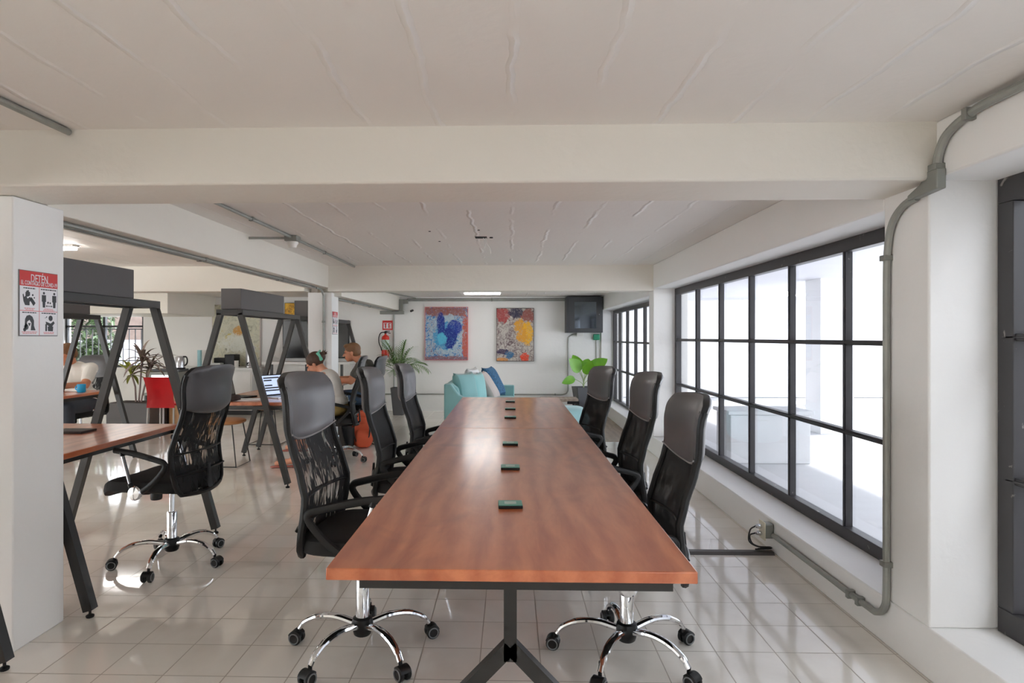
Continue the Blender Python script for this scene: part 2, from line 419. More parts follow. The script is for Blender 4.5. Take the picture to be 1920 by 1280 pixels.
        if bevel:
            b = o.modifiers.new('bevel', 'BEVEL'); b.width = bevel; b.segments = seg; b.limit_method = 'ANGLE'; b.angle_limit = R(40)
        if sub:
            b = o.modifiers.new('sub', 'SUBSURF'); b.levels = sub; b.render_levels = sub
        return o

def tag(o, label=None, cat=None, group=None, kind=None):
    if label: o['label'] = label
    if cat: o['category'] = cat
    if group: o['group'] = group
    if kind: o['kind'] = kind
    return o

def thing(name, label, cat, loc=(0, 0, 0), rz=0, group=None, kind=None):
    o = bpy.data.objects.new(name, None); COL.objects.link(o); o.empty_display_size = .1
    o.location = loc; o.rotation_euler = (0, 0, rz); return tag(o, label, cat, group, kind)

def struct(mb, name, m, bevel=0, parent=None):
    o = mb.build(name, m, parent, bevel=bevel)
    if not parent: o['kind'] = 'structure'
    return o

def children(o): return [c for c in bpy.data.objects if c.parent == o]
def copy_tree(o, parent=None):
    c = o.copy(); COL.objects.link(c)
    if parent: c.parent = parent
    for ch in children(o): copy_tree(ch, c)
    return c

def arc(c, r, a0, a1, n, plane='xz'):
    out = []
    for i in range(n+1):
        a = a0+(a1-a0)*i/n; u, v = r*math.cos(a), r*math.sin(a)
        out.append({'xz': (c[0]+u, c[1], c[2]+v), 'yz': (c[0], c[1]+u, c[2]+v), 'xy': (c[0]+u, c[1]+v, c[2])}[plane])
    return out

def smooth_path(pts, n=6):          # Catmull-Rom
    P = [Vector(p) for p in pts]; P = [P[0]*2-P[1]]+P+[P[-1]*2-P[-2]]; out = []
    for i in range(1, len(P)-2):
        for k in range(n):
            t = k/n; a, b, c, d = P[i-1:i+3]
            out.append(.5*((2*b)+(-a+c)*t+(2*a-5*b+4*c-d)*t*t+(-a+3*b-3*c+d)*t**3))
    out.append(P[-2]); return out

def textmesh(txt, size, fit=None):
    cu = bpy.data.curves.new('t', 'FONT'); cu.body = txt; cu.size = size; cu.align_x = 'CENTER'; cu.align_y = 'CENTER'; cu.extrude = 0
    o = bpy.data.objects.new('t', cu); COL.objects.link(o)
    dg = bpy.context.evaluated_depsgraph_get(); me = bpy.data.meshes.new_from_object(o.evaluated_get(dg))
    vs = [v.co.copy() for v in me.vertices]; fs = [tuple(p.vertices) for p in me.polygons]
    bpy.data.objects.remove(o); bpy.data.meshes.remove(me)
    if fit and vs:
        w = max(v.x for v in vs)-min(v.x for v in vs); k = fit/w
        for v in vs: v.x *= k
    return vs, fs

# ------------------------------------------------------------------ camera and world
H = 1.32
cam = bpy.data.cameras.new('camera'); co = bpy.data.objects.new('camera', cam); COL.objects.link(co)
cam.sensor_fit = 'HORIZONTAL'; cam.sensor_width = 36; cam.lens = 36*1174/1920
cam.shift_x = (960-924)/1920; cam.shift_y = (632-640)/1920
cam.clip_start = .05; cam.clip_end = 200
co.location = (0, 0, H); co.rotation_euler = (R(90), 0, R(1.6)); SC.camera = co
SC.view_settings.view_transform = 'Standard'; SC.view_settings.look = 'None'; SC.view_settings.gamma = 1
SC.view_settings.exposure = 0.37
w = bpy.data.worlds.new('world'); SC.world = w; w.use_nodes = True
w.node_tree.nodes['Background'].inputs[0].default_value = (.93, .97, 1, 1)
w.node_tree.nodes['Background'].inputs[1].default_value = 5.0
sun = bpy.data.lights.new('sun', 'SUN'); sun.energy = 9; sun.angle = R(1.5); sun.color = (1, .97, .92)
so = bpy.data.objects.new('sun', sun); COL.objects.link(so); so.rotation_euler = (0, R(57), R(12)); so.location = (12, 4, 8)
SC.cycles.use_denoising = True; SC.cycles.use_adaptive_sampling = True; SC.cycles.adaptive_threshold = .06
SC.cycles.max_bounces = 10; SC.cycles.diffuse_bounces = 7; SC.cycles.glossy_bounces = 5; SC.cycles.transparent_max_bounces = 16
SC.cycles.sample_clamp_indirect = 6; SC.cycles.caustics_reflective = False; SC.cycles.caustics_refractive = False

# ------------------------------------------------------------------ the room
CE = 2.135; XR = 1.61; XL = -2.08; YB = 11.2
o = struct(MB().box((-9.3, -2.2, -.12), (2.0, YB+.3, 0)), 'floor', MT['floor'])
struct(MB().box((-9.3, -2.2, CE), (2.2, 7.2, CE+.15)), 'ceiling', MT['ceiling'])
struct(MB().box((-9.3, 7.2, 2.045), (2.2, YB+.2, CE+.15)), 'ceiling', MT['ceiling'])
# right wall: low curb, columns between the windows, lintel beam
b = MB()
b.box((XR, -2.2, 0), (2.0, YB+.2, .2))
b.box((XR, 2.455, .2), (2.0, 2.745, CE)); b.box((XR, 7.1, .2), (2.0, 7.32, CE)); b.box((XR, YB-.05, .2), (2.0, YB+.2, CE))
b.box((XR, -2.2, 1.92), (2.0, 2.455, CE)); b.box((XR, 2.745, 1.865), (2.0, 7.1, CE)); b.box((XR, 7.32, 1.80), (2.0, YB-.05, CE))
struct(b, 'wall_right', MT['wall'], bevel=.008)
# back wall with an opening for the garden window of the wing
b = MB(); wx0, wx1, wz0, wz1 = -8.15, -6.67, .77, 1.80
b.box((-9.3, YB, 0), (wx0, YB+.2, CE)); b.box((wx1, YB, 0), (2.0, YB+.2, CE))
b.box((wx0, YB, 0), (wx1, YB+.2, wz0)); b.box((wx0, YB, wz1), (wx1, YB+.2, CE))
struct(b, 'wall_back', MT['wall'])
struct(MB().box((-9.3, -2.4, 0), (2.0, -2.2, CE+.15)), 'wall_rear', MT['wall'])
struct(MB().box((3.2, -2.2, -.02), (3.4, 3.0, 2.9)), 'wall_outside', MT['outwall'])  # added wall, keeps sun and some daylight out of the near window
struct(MB().box((-9.5, 4.5, 0), (-9.3, YB+.2, CE+.15)), 'wall_left', MT['wall'])
struct(MB().box((-9.3, 9.6, 1.69), (-5.33, YB, 2.05)), 'trim_1', MT['beam'], bevel=.006)
# cross beams
struct(MB().box((XL-.27, 2.41, 1.915), (XR+.02, 2.76, CE+.05)), 'trim_2', MT['beam'], bevel=.01)
struct(MB().box((XL-.01, 7.1, 1.845), (XR+.02, 7.34, CE+.05)), 'trim_3', MT['beam'], bevel=.006)
struct(MB().box((-9.3, 7.1, 1.845), (XL-.27, 7.34, CE+.05)), 'trim_4', MT['beam'], bevel=.006)
# long left beam
b = MB(); b.box((XL-.27, -2.2, 1.90), (XL, 2.41, CE+.05)); b.box((XL-.27, 2.76, 1.885), (XL, 7.24, CE+.05))
struct(b, 'trim_5', MT['beam'], bevel=.006)
struct(MB().box((XL-.2, 7.34, 1.80), (-1.99, YB, CE)), 'trim_6', MT['beam'], bevel=.006)
# columns on the left
struct(MB().box((-2.36, 2.56, 0), (XL+.002, 2.86, 1.912)), 'wall_left', MT['wall'], bevel=.006)
struct(MB().box((-2.36, 7.24, 0), (XL+.002, 7.52, 1.842)), 'wall_left', MT['wall'], bevel=.006)
# darker plank floor area in front of the back right corner
struct(MB().box((.2, 7.95, 0), (XR, YB, .006)), 'floor', MT['deck'])

# ---- windows on the right
def side_window(idx, x, y0, y1, z0, z1, ys, zs, fw=.055, mw=.022, mat_f=None):
    t = thing('window_%d' % idx, None, None, (x, y0, z0), kind='structure')
    f = MB(); L = y1-y0; h = z1-z0
    f.box((-.03, 0, 0), (.03, L, fw*1.25)); f.box((-.03, 0, h-fw*1.3), (.03, L, h))
    f.box((-.03, 0, fw*1.25), (.03, fw, h-fw*1.3)); f.box((-.03, L-fw, fw*1.25), (.03, L, h-fw*1.3))
    f.build('window_frame', MT['frame'], t, bevel=.003)
    m = MB()
    for y in ys:
        m.box((-.02, y-y0-mw/2, fw), (.0205, y-y0+mw/2, h-fw)); m.box((-.028, y-y0-mw*.2, fw), (-.019, y-y0+mw*.2, h-fw))
    for z in zs: m.box((-.022, fw*.5, z-z0-mw*.62), (.022, L-fw*.5, z-z0+mw*.62)); m.box((-.03, fw*.5, z-z0-mw*.2), (-.021, L-fw*.5, z-z0+mw*.2))
    m.build('window_bars', MT['frame'], t, bevel=.002)
    g = MB(); g.box((.004, fw*.7, fw*.7), (.008, L-fw*.7, h-fw*.7)); g.build('window_pane', MT['glass'], t)
    return t
side_window(1, 1.89, -2.0, 2.445, .2, 1.925, [2.35-.69*k+.0 for k in range(1, 7)], [1.32, .785], fw=.075)
side_window(2, 1.88, 2.755, 7.1, .2, 1.865, [6.324, 5.627, 4.926, 4.23, 3.541, 2.87], [1.29, .795])
side_window(3, 1.85, 7.33, YB-.06, .18, 1.79, [10.59, 9.92, 9.27, 8.64, 7.98], [1.24, .755], fw=.045)
# ---- garden window of the wing
t = thing('window_4', None, None, (wx0, YB+.08, wz0), kind='structure'); W = wx1-wx0; hh = wz1-wz0
f = MB(); f.box((0, -.03, 0), (W, .03, .04)); f.box((0, -.03, hh-.04), (W, .03, hh)); f.box((0, -.03, 0), (.04, .03, hh)); f.box((W-.05, -.03, 0), (W, .03, hh))
f.box((.70, -.03, 0), (.745, .03, hh)); f.box((0, -.03, hh-.30), (W, .03, hh-.265)); f.build('window_frame', MT['dkgrey'], t)
g = MB()
for k in range(12): g.tube([(.1+k*.115, .06, .03), (.1+k*.115, .06, hh-.32)], .009, 6)
g.tube([(.03, .06, hh-.33), (W-.03, .06, hh-.33)], .01, 6); g.tube([(.03, .06, .12), (W-.03, .06, .12)], .01, 6)
g.build('window_grille', MT['dkgrey'], t)
MB().box((.03, -.004, .03), (W-.03, .0, hh-.03)).build('window_pane', MT['glass'], t)

# ------------------------------------------------------------------ outside, seen through the right windows
struct(MB().box((2.0, -2.2, -.12), (9, 15, -.02)), 'floor', MT['outfloor'])
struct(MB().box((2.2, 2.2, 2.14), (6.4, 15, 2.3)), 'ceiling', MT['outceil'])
struct(MB().box((2.0, 14.0, 0), (9, 14.2, 2.3)), 'wall_outside', MT['outwall'])
struct(MB().box((4.3, 8.8, -.02), (4.75, 9.25, 2.14)), 'trim_7', MT['outwall'])
struct(MB().box((5.95, 1.5, -.02), (6.35, 1.9, 2.14)), 'trim_7', MT['outwall'])
struct(MB().box((5.95, 12.3, -.02), (6.35, 12.7, 2.14)), 'trim_7', MT['outwall'])
t = thing('planter_block', 'low grey concrete block outside the large window', 'block', (2.75, 6.9, -.02))
MB().box((-.42, -.2, 0), (.42, .25, .52)).build('block_body', MT['outfloor'], t, bevel=.01)
MB().box((-.45, -.23, .52), (.45, .28, .56)).build('block_cap', MT['outfloor'], t, bevel=.006)

# ------------------------------------------------------------------ conference tables
def conf_table(y0, y1, label):
    L = y1-y0
    t = thing('conference_table', label, 'table', (0, y0, 0))
    MB().box((-.462, .001, .712), (.462, L-.001, .742)).build('tabletop', MT['wood'], t, bevel=.003)
    f = MB(); f.box((-.385, .035, .68), (.41, .075, .7115)); f.box((-.385, L-.075, .68), (.41, L-.035, .7115))
    f.box((-.385, .075, .68), (-.35, L-.075, .7115)); f.box((.375, .075, .68), (.41, L-.075, .7115)); f.box((-.03, .075, .685), (.03, L-.075, .7115))
    f.build('steel_frame', MT['steel'], t)
    for y in (.24, L-.24):
        g = MB(); g.box((-.0185, y-.0185, .40), (.0185, y+.0185, .685))
        for s in (-1, 1):
            g.bar((0, y, .44), (s*.40, y, .03), .04, .037); g.box((s*.40-.035, y-.02, 0), (s*.40+.035, y+.02, .035))
        g.build('leg', MT['steel'], t)
    return t
conf_table(1.553, 3.982, 'near long reddish wooden conference table with three teal pads down its middle')
conf_table(3.984, 6.03, 'far reddish wooden conference table, end to end with the near one')
pads = [(2.142, 'teal square pad nearest the camera on the near conference table', .04), (2.758, 'second teal pad from the camera on the near conference table', .02), (3.372, 'third teal pad from the camera, just before the joint of the conference tables', 0),
        (4.482, 'first dark pad beyond the joint on the far conference table', 0), (5.009, 'middle dark pad of three on the far conference table', 0), (5.583, 'dark pad on the conference table farthest from the camera', 0)]
for y, lb, rz in pads:
    t = thing('table_pad', lb, 'pad', (0, y, .742), rz, 'flat square pads down the middle of the conference tables')
    MB().box((-.041, -.034, 0), (.041, .034, .010)).build('pad_base', MT['bplastic'], t, bevel=.002)
    MB().box((-.0405, -.0335, .0101), (.0405, .0335, .0125)).build('pad_lid', MT['tealpad'], t, bevel=.001)
    MB().box((-.020, -.017, .0126), (.020, .017, .0131)).build('pad_label', MT['palepad'], t)

# ------------------------------------------------------------------ office chairs
def lerp(tab, z):
    for (a, x), (b, y) in zip(tab, tab[1:]):
        if z <= b: 
            t = max(0, (z-a)/(b-a)); t = t*t*(3-2*t)*.35+t*.65; return x+(y-x)*t
    return tab[-1][1]
PX = [(.45, -.226), (.54, -.210), (.62, -.196), (.69, -.190), (.77, -.211), (.885, -.250), (.95, -.266), (1.05, -.268), (1.10, -.276), (1.172, -.312)]
PW = [(.45, .175), (.48, .205), (.53, .220), (.60, .226), (.70, .225), (.82, .215), (.92, .212), (1.04, .222), (1.12, .218), (1.15, .20), (1.172, .155)]
def bsurf(u, z, off=0.0):
    wd = lerp(PW, z); x = lerp(PX, z)+.038*u*u+off
    return Vector((x, u*wd, z))
def make_back():
    n, m = 16, 30; g = MB(); vs = []; fs = []
    for j in range(m+1):
        z = .455+(1.05-.455)*j/m
        for i in range(n+1): vs.append(bsurf(-1+2*i/n, z))
    for j in range(m):
        for i in range(n): a = j*(n+1)+i; fs.append((a, a+1, a+n+2, a+n+1))
    return g.add(vs, fs)
def back_frame_mb():
    g = MB(); zs = [.455+.665*k/22 for k in range(23)]
    L = [bsurf(-1, z) for z in zs]; Rr = [bsurf(1, z) for z in zs]
    bot = [bsurf(-1+2*k/8, .455-.012*math.sin(PI*k/8)) for k in range(9)]
    g.tube(list(reversed(L))+bot[1:-1]+Rr, .0125, 8, flat=1.3)
    g.tube([bsurf(-1+2*k/8, .565, -.008) for k in range(9)], .018, 8, flat=.45)
    g.tube([bsurf(-1+2*k/8, .68, -.004) for k in range(9)], .013, 8, flat=.5)
    # spine from the seat up behind the mesh
    g.tube([(-.05, 0, .435), (-.16, 0, .43), (-.245, 0, .47), (-.235, 0, .60)], [.022, .022, .02, .014], 8, flat=.5)
    return g
def headrest_mb():
    g = MB(); n, m = 16, 14
    def P(u, v, side):
        zb = .932-.038*(1-abs(u)**2.2); zt = 1.172-.012*abs(u)**4
        z = zb+(zt-zb)*v
        e = (1-abs(u)**6)*(1-abs(2*v-1)**8)
        p = bsurf(u*1.045, z); th = .0125+.013*e**.5
        p.x += side*th + (.0)
        return p
    for side in (1, -1):
        mi_ = 0
        vs = [P(-1+2*i/n, j/m, side) for j in range(m+1) for i in range(n+1)]
        fs = [(j*(n+1)+i, j*(n+1)+i+1, (j+1)*(n+1)+i+1, (j+1)*(n+1)+i) for j in range(m) for i in range(n)]
        g.add(vs, fs, mi_)
    # rim joining both faces
    o = 0; N = (n+1)*(m+1)
    ring = [i for i in range(n+1)]+[(j*(n+1)+n) for j in range(1, m+1)]+[m*(n+1)+i for i in range(n-1, -1, -1)]+[j*(n+1) for j in range(m-1, 0, -1)]
    for a, b_ in zip(ring, ring[1:]+ring[:1]): g.f.append((a, b_, b_+N, a+N)); g.mi.append(1); g.sm.append(True)
    return g, [P(-1+2*i/n, 0, 1)+Vector((.002, 0, .006)) for i in range(n+1)]
def make_chair():
    t = thing('office_chair', 'x', 'chair')
    s = MB(); s.ell((.05, 0, .492), (.258, .238, .043), 28, 12, p=.42)
    o = s.build('seat', MT['seatf'], t)
    for v in o.data.vertices:
        if v.co.x > .2: v.co.z -= (v.co.x-.2)**2*5
        v.co.z += .012*(abs(v.co.y)/.24)**2
    m_ = MB(); m_.box((-.12, -.075, .43), (.12, .075, .462)); m_.lathe([(.0, 0), (.03, 0), (.033, .012), (.033, .075), (.026, .085)], (.10, 0, .375), 14)
    m_.tube([(0, -.07, .44), (.02, -.20, .432), (.022, -.235, .428)], .006, 6); m_.cbox((.024, -.255, .424), (.02, .05, .012))
    m_.build('tilt_mechanism', MT['bplastic'], t, bevel=.004)
    back_frame_mb().build('back_frame', MT['bplastic'], t)
    make_back().build('mesh_back', MT['mesh_open'], t, recalc=False)
    hb, seam = headrest_mb(); h = hb.build('headrest', [MT['headr'], MT['bplastic']], t, angle=60)
    MB().tube(seam, .0035, 6).build('seam', MT['pipe_seam'], h)
    for sy in (-1, 1):
        y = sy*.242
        pts = smooth_path([(.175, y, .705), (.06, y, .690), (-.09, y, .655), (-.128, y, .640), (-.13, y, .612), (-.085, y, .555), (-.02, y, .50), (.03, y, .474)], 6)
        a = MB().tube(pts, .0125, 8, flat=1.35).build('armrest', MT['bplastic'], t)
        c = MB(); c.tube([(.016, y, .505), (.008, y, .53), (-.0, y, .54)], .014, 8); c = MB()
        c.tube([(.075, y, .515), (.125, y, .682)], .0095, 10)
        rm = Matrix.Rotation(PI/2, 4, 'X')
        c.lathe([(.0, -.012), (.036, -.012), (.041, -.004), (.041, .01), (.034, .018), (.0, .02)], (.045, y, .475), 20, mtx=rm if sy < 0 else Matrix.Rotation(-PI/2, 4, 'X'))
        c.build('chrome_hub', MT['chrome'], a)
        MB().tube([(.045, y, .475), (.062, y, .49), (.078, y, .525)], .015, 8).build('post_socket', MT['bplastic'], a); MB().tube([(.122, y, .675), (.128, y, .695)], .013, 8).build('post_cap', MT['bplastic'], a); MB().tube([(.045, y*.99, .475), (.045, y*.55, .452)], .014, 8).build('arm_bracket', MT['bplastic'], a)
    c = MB(); c.lathe([(.028, .12), (.0285, .30), (.026, .305), (.015, .306), (.0145, .44)], (0, 0, 0), 20)
    c.build('gas_column', MT['chrome'], t)
    hb = MB(); hb.lathe([(.03, .07), (.036, .075), (.043, .10), (.046, .12), (.040, .142), (.030, .148)], (0, 0, 0), 20)
    hb.build('base_hub', MT['bplastic'], t)
    leg = None
    for k in range(5):
        if leg is None:
            g = MB(); g.tube(smooth_path([(.03, 0, .115), (.12, 0, .134), (.20, 0, .128), (.262, 0, .100), (.290, 0, .068)], 5), [.0185]*6+[.017]*6+[.015]*5+[.013]*4, 10, flat=.75)
            leg = g.build('base_leg', MT['chrome'], t)
            q = MB(); rm = Matrix.Rotation(PI/2, 4, 'X')
            for sy in (-1, 1): q.lathe([(.010, -.009), (.024, -.009), (.0285, -.005), (.0285, .005), (.024, .009), (.010, .009)], (.305, sy*.0165, .0287), 18, 0, rm)
            for sy in (-1, 1): q.tube([(.305+.0205*math.cos(a*PI/10), sy*.0268, .0287+.0205*math.sin(a*PI/10)) for a in range(20)], .0026, 6, 1, closed=True)
            q.tube([(.290, 0, .028), (.290, 0, .075)], .008, 8)
            hood = arc((.305, 0, .0287), .031, R(20), R(150), 8)
            q.prism([(p[0], p[2]) for p in hood]+[(.305, .03)], -.022, .022, 'y')
            q.build('caster', [MT['bplastic'], MT['greyrim']], leg)
        else: leg = copy_tree(leg, t)
        leg.rotation_euler[2] = R(72*k)
    return t
proto = make_chair()
UP = ('seat', 'tilt_mechanism', 'back_frame', 'mesh_back', 'headrest', 'armrest')
mesh_tight_data = None
def place_chair(x, y, head, dz, brot, label, group, tight=True, first=[True]):
    global mesh_tight_data
    if first[0]: t = proto; first[0] = False
    else: t = copy_tree(proto)
    t.location = (x, y, 0); t.rotation_euler = (0, 0, R(head)); t['label'] = label; t['group'] = group
    k = 0
    for c in children(t):
        n = c.name.split('.')[0]
        if n in UP: c.location.z = dz
        if n == 'gas_column' and dz: c.location.z = dz*.5
        if n == 'base_leg': c.rotation_euler[2] = R(brot-head+72*k); k += 1
        if n == 'mesh_back' and tight:
            if mesh_tight_data is None:
                mesh_tight_data = c.data.copy(); mesh_tight_data.materials.clear(); mesh_tight_data.materials.append(MT['mesh_tight'])
            c.data = mesh_tight_data
    return t
g1 = 'high backed mesh office chairs round the conference tables'
place_chair(-.622, 2.62, -6, 0, 97, 'high backed mesh office chair nearest the camera on the left of the conference table', g1, False)
place_chair(-.58, 3.72, 0, -.03, 60, 'middle office chair of the three on the left side of the conference table', g1)
place_chair(-.52, 4.56, -2, -.045, 110, 'farthest office chair on the left side of the conference table, in front of the palm', g1)
place_chair(.48, 2.60, 181, -.085, 96, 'office chair nearest the camera on the right of the conference table, lowest set', g1)
place_chair(.525, 3.57, 184, -.05, 80, 'middle office chair on the right side, before the large window', g1)
place_chair(.50, 5.0, 195, -.085, 60, 'farthest office chair on the right side, before the leafy potted plant', g1)
g2 = 'high backed mesh office chairs at the desks on the left'
place_chair(-1.985, 3.62, 173, -.01, 204, 'empty mesh office chair pulled up to the near desk beside the white column', g2, False)
place_chair(-1.85, 6.62, 194, -.05, 280, 'office chair the woman in the cream top sits on', g2)
place_chair(-1.93, 8.1, 178, -.09, 20, 'office chair behind the man in the grey shirt', g2)
place_chair(-5.14, 7.35, -97, -.07, 10, 'office chair behind the man in the pale shirt at the far left desk', g2, False)

# ------------------------------------------------------------------ A-frame desks with planter boxes
def desk(cx, y0, L, tx0, tx1, by0, by1, label, group='desks with slanted black steel frames'):
    t = thing('a_frame_desk', label, 'desk', (cx, y0, 0), 0, group)
    MB().box((tx0-cx, .06, .712), (tx1-cx, L-.04, .742)).build('tabletop', MT['wood'], t, bevel=.004)
    f = MB(); f.box((tx0-cx+.05, .025, .68), (tx1-cx-.03, .06, .711)); f.box((tx0-cx+.05, L-.06, .68), (tx1-cx-.03, L-.025, .711)); f.box((-.28, .06, .68), (-.24, L-.06, .711)); f.box((.20, .06, .68), (.235, L-.06, .711))
    f.build('under_frame', MT['steel'], t)
    for y in (0, L):
        for s in (-1, 1):
            g = MB().bar((s*.088, y, 1.53), (s*.51, y, .035), .046, .044).build('leg', MT['steel'], t)
            MB().lathe([(.006, 0.012), (.006, .05)], (s*.508, y, 0), 8).lathe([(.016, 0), (.018, .004), (.018, .010), (.008, .016)], (s*.508, y, 0), 12).build('levelling_foot', MT['black'], g)
    f = MB()
    for s in (-1, 1): f.box((s*.096-.022, -.022, 1.515), (s*.096+.022, L+.022, 1.563))
    f.box((-.074, -.022, 1.515), (.074, .022, 1.563)); f.box((-.074, L-.022, 1.515), (.074, L+.022, 1.563))
    f.build('top_rail', MT['steel'], t, bevel=.002)
    p = MB(); a, b_ = by0-y0, by1-y0
    p.box((-.09, a, 1.566), (.09, b_, 1.75)); p.build('planter_box', MT['planter'], t, bevel=.004)
    return t
desk(-2.49, 2.90, 1.26, -3.35, -2.21, 2.92, 3.93, 'nearest desk with slanted legs, just behind the white column with the poster')
desk(-2.46, 5.44, 1.46, -2.78, -2.0, 5.45, 6.50, 'desk with slanted legs where the woman in the cream top works')
desk(-2.45, 7.28, 1.78, -2.95, -2.12, 7.30, 8.35, 'farther desk with slanted legs, where the man in the grey shirt sits')
desk(-4.64, 5.35, 1.42, -5.45, -4.38, 5.6, 6.66, 'far left desk with slanted legs in front of the barred window')
desk(-2.515, 1.17, 1.26, -3.35, -2.25, 1.3, 2.2, 'desk at the left picture edge of which only one foot shows')
t = tag(MB().box((-.10, -.07, 0), (.10, .07, .014)).build('notebook', MT['dbrown'], None, bevel=.003, loc=(-2.66, 3.74, .7425)), 'thin dark notebook on the nearest slanted leg desk', 'notebook')

# ------------------------------------------------------------------ plants
def palm(loc):
    t = thing('potted_palm', 'feathery green palm in a tall dark grey pot under the fire extinguisher', 'plant', loc)
    p = MB(); h = .465
    def sq(a, z, c=.02): return [(x, y, z) for x, y in ((-a,-a+c),(-a+c,-a),(a-c,-a),(a,-a+c),(a,a-c),(a-c,a),(-a+c,a),(-a,a-c))]
    rings = [sq(.085, 0), sq(.125, h), sq(.108, h), sq(.105, h-.03)]
    vs = [v for r in rings for v in r]; fs = [tuple(range(8))]
    for i in range(3): fs += [(i*8+k, i*8+(k+1) % 8, (i+1)*8+(k+1) % 8, (i+1)*8+k) for k in range(8)]
    p.add(vs, fs, 0, False); p.build('pot', MT['potg'], t)
    MB().box((-.105, -.105, h-.04), (.105, .105, h-.028)).build('soil', MT['soil'], t)
    st = MB(); rnd = random.Random(3)
    for k in range(8):
        a = rnd.uniform(0, 2*PI); r = rnd.uniform(.01, .05)
        st.tube([(r*math.cos(a), r*math.sin(a), h-.03), (r*1.6*math.cos(a), r*1.6*math.sin(a), h+.22), (r*2.4*math.cos(a), r*2.4*math.sin(a), h+.40)], .006, 6)
    st.build('stem', MT['stem'], t)
    for k in range(38):
        f = MB(); a = k*2.4+rnd.uniform(-.2, .2); el = rnd.uniform(.25, 1.35) if k > 3 else 1.45
        d = Vector((math.cos(a)*math.cos(el), math.sin(a)*math.cos(el), math.sin(el))); p0 = Vector((.03*math.cos(a), .03*math.sin(a), h+.20+.16*rnd.random()))
        L = rnd.uniform(.34, .54); pts = [p0]; dd = d.copy()
        for i in range(12): dd = (dd+Vector((0, 0, -.14*(1-.3*math.sin(el))*(i/12)*1.6))).normalized(); pts.append(pts[-1]+dd*L/12)
        f.tube(pts, .0028, 5)
        for i in range(3, 13):
            tg = (pts[i]-pts[i-1]).normalized(); sd = tg.cross(Vector((0, 0, 1)));
            sd = sd.normalized() if sd.length > .01 else Vector((1, 0, 0))
            for s in (-1, 1):
                f.leaf(pts[i], tg*.8+sd*s*.8+Vector((0, 0, .1)), (0, 0, 1), (.20*(1-abs(i-7)/11)), .014, .6, 4, .1)
        f.build('frond', MT['palm'], t, recalc=False)
palm((-1.90, 10.62, 0))

def leafy(loc):
    t = thing('potted_rubber_plant', 'broad leaved bright green plant in a tapered grey pot by the back right corner', 'plant', loc, R(12))
    p = MB(); h = .47
    def sq(a, z): return [(-a, -a, z), (a, -a, z), (a, a, z), (-a, a, z)]
    rings = [sq(.10, 0), sq(.165, h), sq(.148, h), sq(.14, h-.03)]; vs = [v for r in rings for v in r]; fs = [(0, 1, 2, 3)]
    for i in range(3): fs += [(i*4+k, i*4+(k+1) % 4, (i+1)*4+(k+1) % 4, (i+1)*4+k) for k in range(4)]
    p.add(vs, fs, 0, False); p.build('pot', MT['potg'], t, bevel=.006)
    MB().box((-.14, -.14, h-.04), (.14, .14, h-.028)).build('soil', MT['soil'], t)
    sh = lambda u: (math.sin(PI*min(1, u**.8))**.75)*1.0 if u < .999 else .02
    L = [((-.62, -.3, .95), .34, .24, .28), ((.65, -.2, .72), .36, .22, .30), ((-.95, -.2, .02), .27, .15, .16), ((.12, -.5, 1.0), .30, .20, .24), ((.35, .5, .9), .30, .20, .28), ((-.25, .4, 1.0), .32, .2, .30), ((.85, .1, .35), .26, .16, .18)]
    for d, ln, wd, sl in L:
        d = Vector(d).normalized(); base = Vector((0, 0, h-.03)); tip = base+Vector((d.x*.16, d.y*.16, sl))
        MB().tube(smooth_path([base, base+Vector((d.x*.03, d.y*.03, sl*.55)), tip], 4), .006, 6).build('stem', MT['stem'], t)
        MB().leaf(tip, d, Vector((-d.x*.3, -1, .35)), ln, wd, .35, 10, .10, shape=sh).build('leaf', MT['rubber'], t, recalc=False)
leafy((1.25, 10.72, 0.006))

def cordyline(loc):
    t = thing('potted_cordyline', 'tall purple and olive leaved cane plant in a wide dark box planter', 'plant', loc, R(-4))
    p = MB(); p.box((-.33, -.2, 0), (.33, .2, .38)); p.build('planter', MT['planter'], t, bevel=.004)
    MB().box((-.30, -.17, .3805), (.30, .17, .384)).build('soil', MT['soil'], t)
    rnd = random.Random(9)
    for k, (x, zt, n, m) in enumerate([(-.03, .78, 12, 'dracy'), (.04, .98, 20, 'dracl'), (.10, .86, 18, 'dracl')]):
        top = Vector((x+(-.06, .02, .08)[k], .02*k, zt+.02))
        s = MB().tube([(x*.6, 0, .38), (x, .01*k, .6), top], .012, 8).build('cane', MT['cane'], t)
        for i in range(n):
            a = i*2.4; el = rnd.uniform(-.15, 1.35)
            MB().leaf(top+Vector((0, 0, -.06+.1*rnd.random())), (math.cos(a)*math.cos(el), math.sin(a)*math.cos(el), math.sin(el)), (0, 0, 1), rnd.uniform(.26, .44), .052, .9, 8, .2).build('leaf', MT[m], t, recalc=False)
cordyline((-5.42, 8.95, 0))
t = thing('planter_box', 'low dark box planter behind the red chair', 'planter', (-5.15, 9.35, 0), 0)
p = MB(); p.box((-.17, -.12, 0), (.17, .12, .30)); p.build('box_body', MT['planter'], t, bevel=.004); MB().box((-.15, -.1, .301), (.15, .1, .304)).build('soil', MT['soil'], t)

# ------------------------------------------------------------------ sofa and cushions
t = thing('sofa', 'teal upholstered sofa standing sideways beyond the conference table', 'sofa', (-.36, 8.45, 0))
